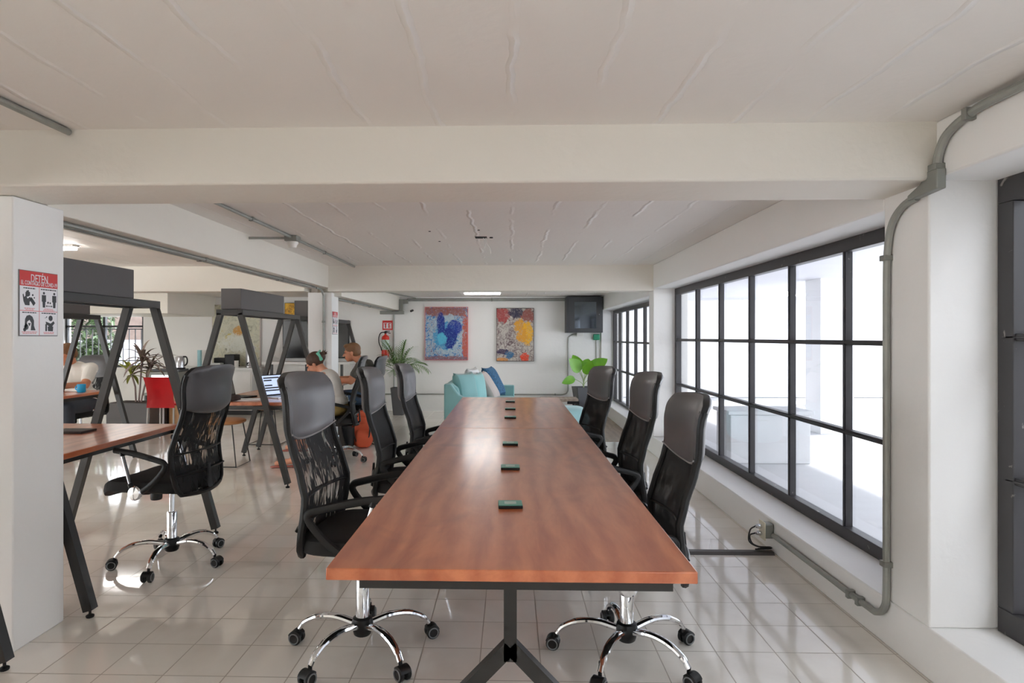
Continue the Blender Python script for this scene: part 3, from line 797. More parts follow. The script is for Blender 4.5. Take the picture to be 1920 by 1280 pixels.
# local: back on -x, faces +x ; length along y -1.05..1.05
MB().box((-.42, -1.03, .08), (.42, 1.03, .30)).build('base', MT['teal'], t, bevel=.02)
for y0, y1 in ((-.90, 0), (0, .90)): MB().box((-.24, y0+.003, .30), (.42, y1-.003, .45)).build('seat_cushion', MT['teal'], t, bevel=.035, seg=4)
MB().prism([(-.42, .30), (-.42, .76), (-.36, .77), (-.27, .70), (-.22, .45), (-.20, .30)], -.92, .92, 'y').build('backrest', MT['teal'], t, bevel=.02, seg=3)
prof = [(-.425, .0801), (-.425, .765), (-.345, .765), (-.30, .70), (-.25, .635), (-.19, .605), (.42, .60), (.42, .0801)]
for y0, y1 in ((-1.06, -.92), (.92, 1.06)): MB().prism(prof, y0, y1, 'y').build('side_arm', MT['teal'], t, bevel=.015, seg=3)
for x in (-.36, .36):
    for y in (-.95, .95): MB().lathe([(.02, 0), (.025, .08)], (x, y, 0), 10).build('foot', MT['bplastic'], t)
def cushion(loc, rot, w, h, th, m, label, piping=None):
    g = MB(); n = 14; vs = []; fs = []
    for side in (1, -1):
        for j in range(n+1):
            for i in range(n+1):
                u = -1+2*i/n; v = -1+2*j/n
                e = max(0, (1-u**4)*(1-v**4))**.55
                k = 1-.10*(1-abs(u))*0-.07*(v*v*(1-u*u)**.0)*(1-abs(v*u))
                pin = 1-.10*((1-u*u)*v*v*0+ (v*v)*(1-u*u)*.0)
                x = u*w/2*(1-.09*(1-v*v)*abs(u)**3); z = v*h/2*(1-.09*(1-u*u)*abs(v)**3)
                vs.append((x, side*e*th/2, z))
        o = 0 if side == 1 else (n+1)**2
        fs += [(o+j*(n+1)+i, o+j*(n+1)+i+1, o+(j+1)*(n+1)+i+1, o+(j+1)*(n+1)+i) for j in range(n) for i in range(n)]
    g.add(vs, fs)
    o = g.build('cushion', m, None, loc=loc, rot=rot)
    bm = bmesh.new(); bm.from_mesh(o.data); bmesh.ops.remove_doubles(bm, verts=bm.verts, dist=.0005); bmesh.ops.recalc_face_normals(bm, faces=bm.faces); bm.to_mesh(o.data); bm.free()
    s = o; tag(s, label, 'cushion', 'cushions lined up on the teal sofa')
    return o
cushion((-.56, 7.84, .665), (R(-12), 0, R(62)), .44, .44, .17, MT['teal'], 'teal cushion with a seam, nearest on the sofa')
cushion((-.50, 8.45, .685), (R(-8), 0, R(78)), .46, .46, .16, MT['cwhite'], 'white cushion, mostly hidden between the two teal ones on the sofa')
cushion((-.43, 8.12, .655), (R(-8), 0, R(72)), .42, .42, .16, MT['teal2'], 'pale teal cushion leaning second from the near end of the sofa')
cushion((-.30, 8.55, .655), (R(-32), 0, R(80)), .44, .46, .14, MT['beige'], 'beige grey cushion slumped between the pale teal and the dark blue one')
cushion((-.24, 9.02, .68), (R(-28), 0, R(74)), .46, .48, .15, MT['navy'], 'patterned dark blue cushion at the far end of the sofa')
t = thing('pouf', 'light aqua velvet pouf to the right of the sofa', 'pouf', (.70, 8.0, .006))
MB().ell((0, 0, .22), (.29, .29, .215), 32, 16, p=.45).build('pouf_body', MT['ltblue'], t); MB().tube([( .293*math.cos(a*PI/18), .293*math.sin(a*PI/18), .30) for a in range(36)], .006, 6, closed=True).build('piping', MT['teal'], t)
t = thing('coffee_table', 'low white coffee table behind the far end of the conference table', 'table', (.32, 8.75, .006))
MB().box((-.24, -.35, .365), (.24, .35, .40)).build('tabletop', MT['white'], t, bevel=.004)
for x in (-.2, .2):
    for y in (-.3, .3): MB().box((x-.018, y-.018, 0), (x+.018, y+.018, .364)).build('leg', MT['white'], t)
t = thing('bench', 'low grey brown wooden bench with a dark end near the back wall', 'bench', (.86, 10.35, .006))
MB().box((-.36, -.2, .27), (.24, .2, .315)).build('bench_top', MT['deck'], t, bevel=.004)
MB().box((.06, -.215, .235), (.25, -.19, .28)).build('dark_edge', MT['bplastic'], t)
for x in (-.32, .2):
    for y in (-.16, .16): MB().box((x-.02, y-.02, 0), (x+.02, y+.02, .269)).build('leg', MT['steel'], t)

# ------------------------------------------------------------------ paintings
def painting(cx, cz, w_, h_, m, edge, label):
    t = thing('painting', label, 'painting', (cx, YB-.02, cz))
    MB().box((-w_/2, -.03, -h_/2), (w_/2, .0, h_/2)).build('canvas', m, t)
    e = MB(); k = .008
    e.box((-w_/2-k, -.031, -h_/2-k), (-w_/2, .01, h_/2+k)); e.box((w_/2, -.031, -h_/2-k), (w_/2+k, .01, h_/2+k)); e.box((-w_/2, -.031, h_/2), (w_/2, .01, h_/2+k)); e.box((-w_/2, -.031, -h_/2-k), (w_/2, .01, -h_/2))
    e.build('canvas_edge', edge, t)
P1 = painting_mat('blue_abstract_paint', [(.30, srgb(20, 62, 140)), (.44, srgb(60, 130, 190)), (.52, srgb(190, 200, 205)), (.60, srgb(110, 120, 160)), (.72, srgb(170, 90, 80))],
  [(0, .40, .50, .09, srgb(150, 92, 84), 1.2), (.34, -.1, .07, .42, srgb(190, 92, 74), 1.0), (0, -.46, .5, .06, srgb(140, 100, 110), 1.3), (.02, -.02, .27, .36, srgb(178, 196, 205), 1.0), (-.02, -.04, .22, .25, srgb(60, 150, 200), .9), (-.10, .16, .075, .22, srgb(14, 44, 140), .5), (.14, .10, .14, .15, srgb(16, 50, 152), .5), (.06, -.08, .13, .19, srgb(14, 42, 134), .6), (-.08, -.09, .09, .1, srgb(90, 190, 220), .9)], 10)
P2 = painting_mat('grey_yellow_abstract_paint', [(.32, srgb(70, 50, 62)), (.42, srgb(130, 112, 112)), (.52, srgb(180, 172, 166)), (.60, srgb(205, 200, 190)), (.70, srgb(120, 90, 90))],
  [(-.22, .36, .16, .14, srgb(168, 62, 60), 1.4), (.02, .40, .14, .11, srgb(50, 46, 72), 1.0), (.24, .34, .12, .12, srgb(150, 84, 76), 1.5), (.08, .16, .10, .12, srgb(222, 158, 40), 1.1), (.22, .02, .10, .22, srgb(240, 180, 34), .8), (.12, -.02, .10, .12, srgb(226, 160, 50), 1.2), (-.22, -.30, .12, .05, srgb(60, 44, 78), .9), (-.10, -.36, .07, .07, srgb(60, 110, 150), 1.2), (.17, -.40, .075, .08, srgb(226, 70, 36), .7), (-.25, -.45, .12, .04, srgb(220, 150, 80), .9)], 13)
P3 = painting_mat('pale_ochre_abstract_paint', [(.3, srgb(110, 110, 96)), (.42, srgb(190, 188, 164)), (.55, srgb(214, 212, 192)), (.7, srgb(196, 180, 120))],
  [(.05, .08, .10, .10, srgb(206, 150, 60), 1.0), (-.12, -.06, .09, .09, srgb(196, 176, 60), 1.0), (.0, -.15, .3, .16, srgb(222, 222, 210), 1.2)], 9)
P4 = painting_mat('yellow_dark_abstract_paint', [(.35, srgb(90, 60, 30)), (.5, srgb(230, 170, 30)), (.6, srgb(240, 200, 60)), (.7, srgb(180, 110, 40))], [(.14, .05, .07, .3, srgb(60, 52, 40), 1.2)], 12)
painting(-1.140, 1.385, .755, .935, P1, MT['signpink'], 'blue swirling abstract canvas, left one on the back wall')
painting(.086, 1.365, .65, .93, P2, MT['dbrown'], 'grey abstract canvas with a yellow patch, right one on the back wall')
painting(-4.94, 1.355, .86, 1.09, P3, MT['beige'], 'large pale ochre abstract canvas above the kitchen counter')
painting(-3.86, 1.80, .38, .26, P4, MT['dbrown'], 'small yellow and brown picture beside the black planter boxes')

# ------------------------------------------------------------------ fire extinguisher and its sign
t = thing('fire_extinguisher', 'red fire extinguisher with a pale label hanging on the back wall', 'fire extinguisher', (-2.225, YB-.09, .965))
MB().lathe([(.055, 0), (.066, .01), (.068, .03), (.068, .34), (.06, .37), (.03, .395), (.018, .40), (.018, .42)], (0, 0, 0), 24).build('cylinder_body', MT['redm'], t)
MB().lathe([(.0685, .13), (.0685, .31)], (0, 0, 0), 24).build('paper_label', MT['palepad'], t)
v = MB(); v.lathe([(.02, .42), (.022, .43), (.022, .455), (.012, .465)], (0, 0, 0), 12); v.bar((0, 0, .452), (.09, -.01, .425), .016, .012); v.bar((0, 0, .462), (.08, -.01, .462), .014, .01)
v.build('valve', MT['bplastic'], t)
MB().tube(smooth_path([(-.01, -.02, .445), (-.08, -.02, .43), (-.115, -.02, .35), (-.11, -.02, .25), (-.075, -.03, .17), (-.06, -.05, .12)], 6), .009, 8).build('hose', MT['bplastic'], t)
MB().box((-.03, .06, .2), (.03, .09, .26)).build('wall_bracket', MT['galv'], t)
t = thing('extinguisher_sign', 'square red and white sign above the fire extinguisher', 'sign', (-2.205, YB-.006, 1.535))
MB().box((-.092, 0, -.085), (.092, .006, .085)).build('sign_board', MT['signred'], t)
s = MB(); s.box((-.072, -.002, -.06), (.072, -.0005, .045)); s.build('white_field', MT['signwhite'], t)
s = MB(); s.box((-.062, -.004, .022), (-.01, -.0022, .036)); s.box((-.046, -.004, -.05), (-.024, -.0022, .022)); s.box((.012, -.004, .022), (.06, -.0022, .036)); s.box((.016, -.004, -.05), (.034, -.0022, .022)); s.box((.034, -.004, -.02), (.056, -.0022, -.008)); s.box((.034, -.004, -.05), (.056, -.0022, -.04))
s.build('pictogram', MT['signred'], t)

# ------------------------------------------------------------------ information signs on the columns
def poster(loc, label, sc=1.0):
    t = thing('information_sign', label, 'sign', loc, 0)
    Wd, Hh = .225, .283     # local: x = depth off the wall, y right, z up
    MB().box((0, -Wd/2*sc, -Hh/2*sc), (.004, Wd/2*sc, Hh/2*sc)).build('sign_board', MT['signgrey'], t, bevel=.001)
    q = lambda u, v: (u*Wd*sc, v*Hh*sc)     # u,v in -.5...5
    def rect(g, u0, v0, u1, v1, x=.0046): a = q(u0, v0); b = q(u1, v1); g.box((.0042, a[0], a[1]), (x, b[0], b[1]))
    g = MB(); rect(g, -.485, -.485, .485, .49); g.build('white_field', MT['signwhite'], t)
    g = MB(); rect(g, -.49, .262, .49, .492, .0050); g.build('red_banner', MT['signred'], t)
    g = MB(); rect(g, -.006, -.49, .006, .262, .0049); rect(g, -.49, -.118, .49, -.108, .0049)
    rnd = random.Random(5)
    for (u, v, wd) in ((-.25, -.08, .26), (-.25, -.10, .20), (.25, -.08, .24), (.25, -.10, .30), (-.25, -.44, .38), (-.25, -.462, .34), (.25, -.445, .28), (.25, -.465, .26)):
        x = u-wd/2
        while x < u+wd/2:
            w_ = rnd.uniform(.02, .06); rect(g, x, v, min(x+w_, u+wd/2), v+.010, .0049); x += w_+.01
    g.build('red_lines', MT['signpink'], t)
    g = MB()
    for (u, v, wd) in ((-.25, .222, .30), (.25, .222, .42), (-.25, -.148, .36), (.25, -.148, .38)):
        x = u-wd/2
        while x < u+wd/2:
            w_ = rnd.uniform(.03, .07); rect(g, x, v, min(x+w_, u+wd/2), v+.016, .0049); x += w_+.012
    def poly(pts, x=.0052): g.prism([(q(u, v)) for u, v in pts], .0046, x, 'x')
    def circ(u, v, r, x=.0052, k=14): poly([(u+r*math.cos(2*PI*i/k)/Wd*.225, v+r*.225/.283*math.sin(2*PI*i/k)) for i in range(k)], x)
    # two standing figures with a gap between them
    for u in (.12, .40):
        circ(u, .175, .026); poly([(u-.055, .145), (u+.055, .145), (u+.055, .04), (u+.04, .04), (u+.04, .12), (u+.035, .02), (u+.03, -.05), (u-.03, -.05), (u-.035, .02), (u-.04, .12), (u-.04, .04), (u-.055, .04)])
    poly([(.17, -.025), (.20, -.01), (.20, -.02), (.32, -.02), (.32, -.01), (.35, -.025), (.32, -.04), (.32, -.03), (.20, -.03), (.20, -.04)])
    circ(.23, .03, .022); circ(.29, .025, .018)
    # washing hands
    poly([(-.36, -.03), (-.25, -.03), (-.25, .02), (-.20, .07), (-.24, .10), (-.30, .07), (-.34, .12), (-.38, .09), (-.40, .14), (-.42, .13), (-.40, .03)])
    poly([(-.35, .10), (-.35, .17), (-.33, .17), (-.33, .19), (-.30, .19), (-.30, .20), (-.27, .20), (-.27, .18), (-.24, .17), (-.24, .12), (-.29, .10)])
    poly([(-.24, .05), (-.20, .10), (-.10, .01), (-.15, -.035)])
    circ(-.17, .13, .02); circ(-.13, .09, .015)
    # covered face
    poly([(-.37, -.36), (-.36, -.24), (-.32, -.19), (-.25, -.175), (-.18, -.20), (-.14, -.26), (-.14, -.34), (-.10, -.41), (-.22, -.41), (-.20, -.30), (-.25, -.25), (-.31, -.28), (-.33, -.37)])
    circ(-.33, -.36, .055); circ(-.37, -.40, .035); poly([(-.29, -.30), (-.22, -.30), (-.25, -.35)])
    # coughing into the elbow
    circ(.30, -.215, .055); poly([(.17, -.27), (.22, -.28), (.30, -.30), (.38, -.26), (.41, -.29), (.34, -.345), (.26, -.345), (.18, -.31)])
    poly([(.22, -.345), (.37, -.345), (.36, -.42), (.23, -.42)]); poly([(.16, -.31), (.20, -.31), (.20, -.42), (.16, -.42)])
    poly([(.13, -.215), (.17, -.205), (.17, -.215)]); poly([(.18, -.19), (.20, -.185), (.20, -.205), (.18, -.21)])
    g.build('pictograms', MT['signink'], t)
    g = MB()
    for txt, sz, fw, v0, bold in (('DETÉN', .048, .098, .405, 1), ('EL CONTAGIO DE COVID-19', .026, .208, .312, 1)):
        vs, fs = textmesh(txt, sz*sc, fw*sc)
        ys = [v.y for v in vs]; cy = (max(ys)+min(ys))/2 if txt != 'DETÉN' else (max(ys)+min(ys))/2
        g.add([(.0056, v.x, q(0, v0)[1]+(v.y-cy)) for v in vs], fs)
        g.add([(.0058, v.x+.0006*sc, q(0, v0)[1]+(v.y-cy)) for v in vs], fs)
    g.build('lettering', MT['signwhite'], t, recalc=False)
poster((XL+.0025, 2.70, 1.466), 'red and white health notice in four panels on the near white column')
poster((XL+.0025, 7.36, 1.487), 'small health notice on the farther white column behind the woman', .95)

# ------------------------------------------------------------------ conduits and boxes
def conduit(name, label, pts, r=.011, clamps=(), n=5, cat='conduit', smooth=True, mt='galv', group=None):
    P = smooth_path(pts, n) if smooth else [Vector(p) for p in pts]
    g = MB(); g.tube(P, r, 10); o = g.build(name, MT[mt], None); tag(o, label, cat, group)
    for c, ax in clamps:
        k = MB(); d = [.0, 0, 0]; h = [r*1.35]*3; h['xyz'.index(ax)] = .012
        k.box([c[i]-h[i] for i in range(3)], [c[i]+h[i] for i in range(3)]); k.build('coupling', MT['galvbox'], o, bevel=.003)
    return o
# the long one: beam over the near window -> box -> column -> curb -> socket
xw = XR-.016
conduit('conduit', 'thick grey pipe along the top of the right wall bending down at the cross beam',
  [(xw, -1.8, 2.10), (xw, 1.2, 2.10), (xw, 2.05, 2.105), (xw, 2.22, 2.095), (xw, 2.33, 2.06), (xw, 2.375, 2.00), (xw, 2.385, 1.945)], .016, [((xw, 2.22, 2.095), 'y'), ((xw, 2.385, 1.955), 'z')])
t = thing('junction_box', 'grey angled junction box where the pipe passes under the cross beam', 'junction box', (xw-.004, 2.40, 1.90))
MB().prism([(-.045, .045), (.03, .045), (.05, .01), (.13, -.02), (.13, -.04), (.04, -.035), (-.045, -.03)], -.016, .018, 'x').build('box_body', MT['galvbox'], t, bevel=.004)
conduit('conduit', 'vertical grey pipe down the white column beside the large window, curving onto the low curb',
  [(xw, 2.50, 1.868), (xw, 2.58, 1.855), (xw, 2.655, 1.80), (xw, 2.69, 1.70), (xw, 2.70, 1.5), (xw, 2.70, 1.0), (xw, 2.70, .5), (xw, 2.70, .25), (xw, 2.715, .17), (xw, 2.77, .125), (xw, 2.86, .118), (xw, 3.3, .118), (xw, 3.84, .118)],
  .0145, [((xw, 2.70, 1.655), 'z'), ((xw, 2.70, .36), 'z'), ((xw, 2.98, .118), 'y'), ((xw, 2.90, .118), 'y')], 7)
t = thing('wall_socket', 'metal wall socket box with two black plugs low on the right curb', 'socket', (XR-.001, 3.90, .135))
MB().box((-.055, -.035, -.045), (0, .035, .045)).build('metal_box', MT['galvbox'], t, bevel=.008)
MB().box((-.061, -.045, -.055), (-.0555, .045, .055)).build('cover_plate', MT['cream'], t, bevel=.002)
for z in (-.02, .022): MB().lathe([(.013, 0), (.015, .012), (.012, .034), (.006, .04)], (-.062, 0, z), 12, mtx=Matrix.Rotation(-PI/2, 4, 'Y')).build('plug', MT['chrome'], t)
conduit('power_cord', 'black power cord looping from the wall socket to the floor', [(1.508, 3.90, .157), (1.47, 3.88, .14), (1.455, 3.86, .08), (1.50, 3.85, .05), (1.58, 3.86, .042), (1.585, 3.87, .03), (1.50, 3.88, .022)], .0045, (), 8, 'cord', True, 'black', 'black cords at the wall socket')
conduit('power_cord', 'second black power cord hanging under the plugs of the wall socket', [(1.508, 3.90, .115), (1.475, 3.90, .10), (1.48, 3.87, .06), (1.54, 3.875, .035), (1.59, 3.885, .03), (1.52, 3.89, .022)], .0045, (), 8, 'cord', True, 'black', 'black cords at the wall socket')
g = MB(); g.prism([(-.035, 0), (-.02, .016), (.02, .016), (.035, 0)], .05, XR-.01, 'x'); tag(g.build('cable_cover', MT['planter'], None, loc=(0, 3.865, .0005)), 'dark floor cable cover running from the curb to under the table', 'cable cover')
# ceiling runs
conduit('conduit', 'grey ceiling pipe at the upper left corner of the picture', [(-1.725, -1.8, CE-.014), (-1.725, 2.40, CE-.014)], .013, [], 2, 'conduit', False)
conduit('conduit', 'grey ceiling pipe from the cross beam to the sensor box', [(-1.755, 2.78, CE-.013), (-1.755, 4.95, CE-.013)], .011, [((-1.755, 4.2, CE-.013), 'y')], 2, 'conduit', False)
conduit('conduit', 'grey ceiling pipe from the sensor box on to the far beam', [(-1.755, 5.05, CE-.013), (-1.775, 7.08, CE-.013)], .011, [((-1.763, 5.9, CE-.013), 'y')], 2, 'conduit', False)
conduit('conduit', 'short grey pipe from the left beam across to the ceiling sensor box', [(-2.07, 4.9, CE-.03), (-1.80, 4.99, CE-.018)], .010, [], 2, 'conduit', False)
t = thing('ceiling_sensor', 'white sensor hanging under a grey box on the ceiling', 'sensor', (-1.755, 5.0, CE))
MB().box((-.05, -.05, -.045), (.05, .05, -.0005)).build('junction_box', MT['galvbox'], t, bevel=.004)
MB().lathe([(.045, -.046), (.045, -.06), (.035, -.075), (.03, -.095), (.012, -.10)], (0, 0, 0), 20).build('sensor_head', MT['whitep'], t)
for k, x in enumerate((-2.17, -2.215)):
    conduit('conduit', ('right', 'left')[k]+' one of the twin pipes under the long left beam', [(x, 2.88, 1.872), (x, 6.9, 1.872)], .011, [((x, 4.4, 1.872), 'y'), ((x, 5.9, 1.872), 'y')], 2, 'conduit', False)
conduit('conduit', 'pipe bending from the left beam down the front of the farther column', [(-2.17, 6.95, 1.872), (-2.17, 7.12, 1.865), (-2.17, 7.20, 1.82), (-2.17, 7.222, 1.74), (-2.17, 7.224, 1.2), (-2.17, 7.224, .01)], .012, [((-2.17, 7.222, 1.5), 'z')], 6)
conduit('conduit', 'pipe under the left beam beyond the farther column', [(-2.12, 7.55, 1.788), (-2.12, YB-.02, 1.788)], .014, [((-2.12, 8.4, 1.788), 'y'), ((-2.12, 9.4, 1.788), 'y')], 2, 'conduit', False)
conduit('conduit', 'vertical pipe on the back wall beside the fire extinguisher', [(-2.09, YB-.012, .38), (-2.09, YB-.012, 1.76)], .011, [], 2, 'conduit', False)
for z, lb in ((2.005, 'upper of two pipes running along the top of the back wall'), (1.975, 'lower of two pipes running along the top of the back wall')):
    conduit('conduit', lb, [(-1.85, YB-.014, z), (1.0, YB-.014, z)], .011, [((-.33, YB-.014, z), 'x')], 2, 'conduit', False)
conduit('conduit', 'slanting pipe on the ceiling towards the top left of the back wall', [(-1.98, 9.6, 2.03), (-1.70, YB-.02, 2.02)], .010, [], 2, 'conduit', False)
t = thing('cable_duct', 'grey cable duct stepping under the beam end above the exit side of the back wall', 'cable duct', (-2.0, YB-.045, 1.76))
MB().box((-.33, -.03, -.03), (.10, .04, .03)).build('duct_run', MT['galvbox'], t, bevel=.004); MB().box((.015, -.03, .0305), (.085, .04, .235)).build('duct_riser', MT['galvbox'], t, bevel=.004); MB().box((.086, -.02, .16), (.17, .035, .235)).build('duct_end', MT['galvbox'], t, bevel=.003)
conduit('conduit', 'low pipe along the back wall curving up to the wall cabinet',
  [(-3.0, YB-.014, .30), (-1.0, YB-.014, .30), (.70, YB-.014, .30), (.95, YB-.014, .305), (1.015, YB-.014, .35), (1.03, YB-.014, .45), (1.03, YB-.014, .9), (1.03, YB-.014, 1.25), (1.05, YB-.014, 1.33), (1.13, YB-.014, 1.37), (1.18, YB-.014, 1.375)], .012, [((.80, YB-.014, .301), 'x'), ((1.03, YB-.014, .55), 'z')], 6)
t = tag(MB().box((1.18, YB-.05, 1.335), (1.30, YB-.001, 1.405)).build('switch_box', MT['whitep'], None, bevel=.006), 'white switch box under the wall cabinet', 'switch box')
conduit('conduit', 'thin pipe from the green call point down behind the leafy plant', [(1.53, YB-.012, .01), (1.53, YB-.012, 1.27)], .009, [], 2, 'conduit', False)
tag(MB().box((1.475, YB-.05, 1.27), (1.585, YB-.001, 1.375)).build('call_point', MT['green'], None, bevel=.01), 'green call point box below the right corner of the wall cabinet', 'alarm box')
# wall cabinet with glass door
t = thing('network_cabinet', 'dark metal wall cabinet with a glass door in the back right corner', 'cabinet', (1.285, YB-.002, 1.71))
MB().box((-.315, -.33, -.31), (.315, 0, .31)).build('cabinet_body', MT['dkgrey'], t, bevel=.004)
d = MB(); d.box((-.26, -.345, -.30), (.31, -.331, -.235)); d.box((-.26, -.345, .22), (.31, -.331, .30)); d.box((-.26, -.345, -.235), (-.175, -.331, .22)); d.box((.20, -.345, -.235), (.31, -.331, .22))
dd = d.build('door', MT['dkgrey'], t, bevel=.002); MB().box((-.175, -.341, -.235), (.20, -.336, .22)).build('glass_panel', MT['cabglass'], dd); MB().lathe([(.012, 0), (.012, .01)], (.25, -.346, 0), 12, mtx=Matrix.Rotation(PI/2, 4, 'X')).build('lock', MT['chrome'], dd)
# small camera, exposed wires in the ceiling, little dots
t = thing('security_camera', 'small black and white camera high on the back wall left of the blue canvas', 'camera', (-1.75, YB-.001, 1.80))
MB().box((-.03, -.02, -.02), (.03, 0, .02)).build('camera_mount', MT['whitep'], t, bevel=.005); MB().tube([(0, -.02, 0), (-.02, -.08, -.015)], .02, 12).build('camera_body', MT['bplastic'], t)
t = thing('ceiling_wires', 'loose wires hanging from a dark hole in the middle of the ceiling', 'wires', (-.21, 5.1, CE))
MB().box((-.075, -.035, -.006), (.02, .035, -.0005)).build('dark_opening', MT['black'], t); MB().lathe([(.014, -.008), (.014, -.0005)], (.055, 0, 0), 10).build('screw_hole', MT['black'], t)
for k, (x, d) in enumerate(((-.01, .10), (.01, .135))): MB().tube(smooth_path([(x, 0, -.002), (x+.01, 0, -d*.4), (x+.015+.02*k, 0, -d*.7), (x+.04*k, 0, -d)], 5), .0035, 6).build('wire', MT['whitep'], t)
for x, y in ((-.62, 4.8), (-.24, 4.75), (-.60, 5.3)): tag(MB().lathe([(.009, -.004), (.009, -.0003)], (x, y, CE), 8).build('ceiling_screw', MT['black'], None), 'tiny dark screw in the ceiling near the hanging wires', 'screw', 'dark screws in the middle ceiling')

# ------------------------------------------------------------------ lamps
def tube_lamp(x0, y0, x1, y1, z, label, m='tube', wid=.045, name='tube_light'):
    t = thing(name, label, 'light', ((x0+x1)/2, (y0+y1)/2, z), math.atan2(y1-y0, x1-x0)); L = math.hypot(x1-x0, y1-y0)
    MB().box((-L/2, -wid, -.02), (L/2, wid, -.0005)).build('housing', MT['whitep'], t); MB().box((-L/2+.01, -wid*.8, -.045), (L/2-.01, wid*.8, -.0205)).build('diffuser', MT[m], t, bevel=.008); return t
tube_lamp(-.74, 9.93, -.15, 9.93, 2.045, 'lit white ceiling tube light before the back wall')
tube_lamp(-4.42, 5.42, -3.83, 5.42, CE, 'lit tube light on the ceiling of the left wing')
tube_lamp(-5.6, 8.4, -5.0, 8.4, CE-.09, 'lit tube light over the red chair')
tube_lamp(4.95, 11.9, 5.6, 11.9, 2.14, 'lit tube light on the ceiling outside the large window')
tube_lamp(-3.9, .6, -3.3, .6, CE, 'added fill light of the left wing behind the camera line', 'fill_panel')  # added lamp, brightens the near left wing from out of view
tube_lamp(-.6, -.9, .6, -.9, CE, 'added fill light on the ceiling behind the camera', 'fill_panel', wid=.07)  # added lamp, fills the front of the room with light

# ------------------------------------------------------------------ kitchen corner of the wing
def counter(x0, x1, y0, z, label):
    t = thing('kitchen_counter', label, 'counter', (x0, y0, 0)); W_ = x1-x0; D = YB-.01-y0
    MB().box((0, 0, z-.04), (W_, D, z)).build('worktop', MT['white'], t, bevel=.003)
    MB().box((.02, .03, .08), (W_-.02, D, z-.041)).build('cabinet_body', MT['white'], t); MB().box((.04, .06, 0), (W_-.04, D, .079)).build('plinth', MT['dkgrey'], t)
    n_ = max(1, round(W_/.5))
    for k in range(n_):
        a = .03+(W_-.06)*k/n_; b_ = .03+(W_-.06)*(k+1)/n_-.01
        d = MB().box((a, .012, .10), (b_, .029, z-.06)).build('door', MT['white'], t, bevel=.002); MB().box((a+.03, .0, z-.13), (a+.13, .011, z-.115)).build('handle', MT['silver'], d)
    return t
counter(-6.0, -4.35, 10.45, .80, 'white kitchen counter along the back wall under the pale canvas')
t = thing('microwave_oven', 'small grey microwave oven in front of the kitchen counter, under the kettle', 'microwave', (-5.62, 10.15, 0)); 
MB().box((-.26, -.18, .42), (.26, .2, .76)).build('oven_body', MT['galvbox'], t, bevel=.01); MB().box((-.18, -.19, .48), (.17, -.181, .71)).build('oven_door', MT['screenw'] if False else MT['silver'], t)
t2 = thing('side_table', 'grey side table carrying the microwave oven', 'table', (-5.62, 10.15, 0)); MB().box((-.3, -.22, .38), (.3, .22, .4195)).build('tabletop', MT['galvbox'], t2)
for x in (-.27, .27):
    for y in (-.19, .19): MB().box((x-.015, y-.015, 0), (x+.015, y+.015, .379)).build('leg', MT['dkgrey'], t2)
t = thing('tray', 'flat grey tray under the kettle', 'tray', (-5.60, 10.15, .7605)); MB().box((-.24, -.15, 0), (.24, .15, .04)).build('tray_body', MT['dkgrey'], t, bevel=.008)
t = thing('electric_kettle', 'brushed steel electric kettle with a black handle', 'kettle', (-5.42, 10.12, .801))
MB().lathe([(.085, 0), (.088, .012), (.088, .022)], (0, 0, 0), 20).build('base_ring', MT['bplastic'], t); MB().lathe([(.083, .023), (.08, .10), (.068, .19), (.055, .205), (.02, .212)], (0, 0, 0), 24).build('jug', MT['silver'], t)
MB().tube(smooth_path([(.06, 0, .20), (.11, 0, .195), (.128, 0, .14), (.115, 0, .08), (.08, 0, .055)], 5), .012, 8).build('handle', MT['bplastic'], t)
t = thing('coffee_machine', 'black coffee machine with a white front on the kitchen counter', 'coffee machine', (-4.98, 10.75, .8005)); MB().box((-.22, -.2, 0), (.2, .2, .04)).box((.02, -.02, .04), (.2, .2, .22)).box((-.2, .05, .04), (.02, .2, .16)).build('machine_body', MT['bplastic'], t, bevel=.01); MB().box((-.18, -.15, .0405), (.0, .0, .075)).build('drip_tray', MT['white'], t)
for k, x in enumerate((-5.32, -5.235, -4.68)):
    z = .8005; t = thing('paper_cups', ('left stack of pale blue paper cups on the kitchen counter', 'taller stack of pale paper cups beside the left stack', 'short stack of cups next to the coffee urn')[k], 'cups', (x, 10.58, z), 0, 'stacks of paper cups'); hgt = (.30, .30, .14)[k]
    g = MB(); 
    for i in range(int(hgt/.03)): g.lathe([(.033, .03*i), (.037, .03*i+.026), (.039, .03*i+.0295)], (0, 0, 0), 14)
    g.build('cup_stack', MT['ltblue'] if k == 0 else MT['whitep'], t)
t = thing('coffee_urn', 'tall stainless steel coffee urn on the kitchen counter', 'urn', (-4.50, 10.72, .8005)); MB().lathe([(.09, 0), (.09, .02), (.07, .03), (.075, .06), (.075, .34), (.06, .37), (.02, .39)], (0, 0, 0), 22).build('urn_body', MT['silver'], t); MB().tube([(0, -.075, .08), (0, -.115, .08), (0, -.115, .05)], .01, 8).build('tap', MT['bplastic'], t)
# television and console
t = thing('television', 'large black flat television on the back wall behind the column', 'television', (-3.49, YB-.01, 1.285)); MB().box((-.60, -.05, -.34), (.60, 0, .34)).build('tv_case', MT['bplastic'], t, bevel=.004); MB().box((-.585, -.053, -.325), (.585, -.0505, .33)).build('screen', MT['tv'], t)
t = thing('console_table', 'white console table with a black frame below the television', 'table', (-3.45, 10.7, 0)); MB().box((-.75, -.22, .86), (.75, .3, .90)).build('tabletop', MT['white'], t)
for x in (-.6, -.0, .6): MB().box((x-.02, -.2, 0), (x+.02, -.16, .859)).build('leg', MT['dkgrey'], t)
MB().box((-.72, .0, .12), (.72, .28, .85)).build('cabinet_body', MT['white'], t)
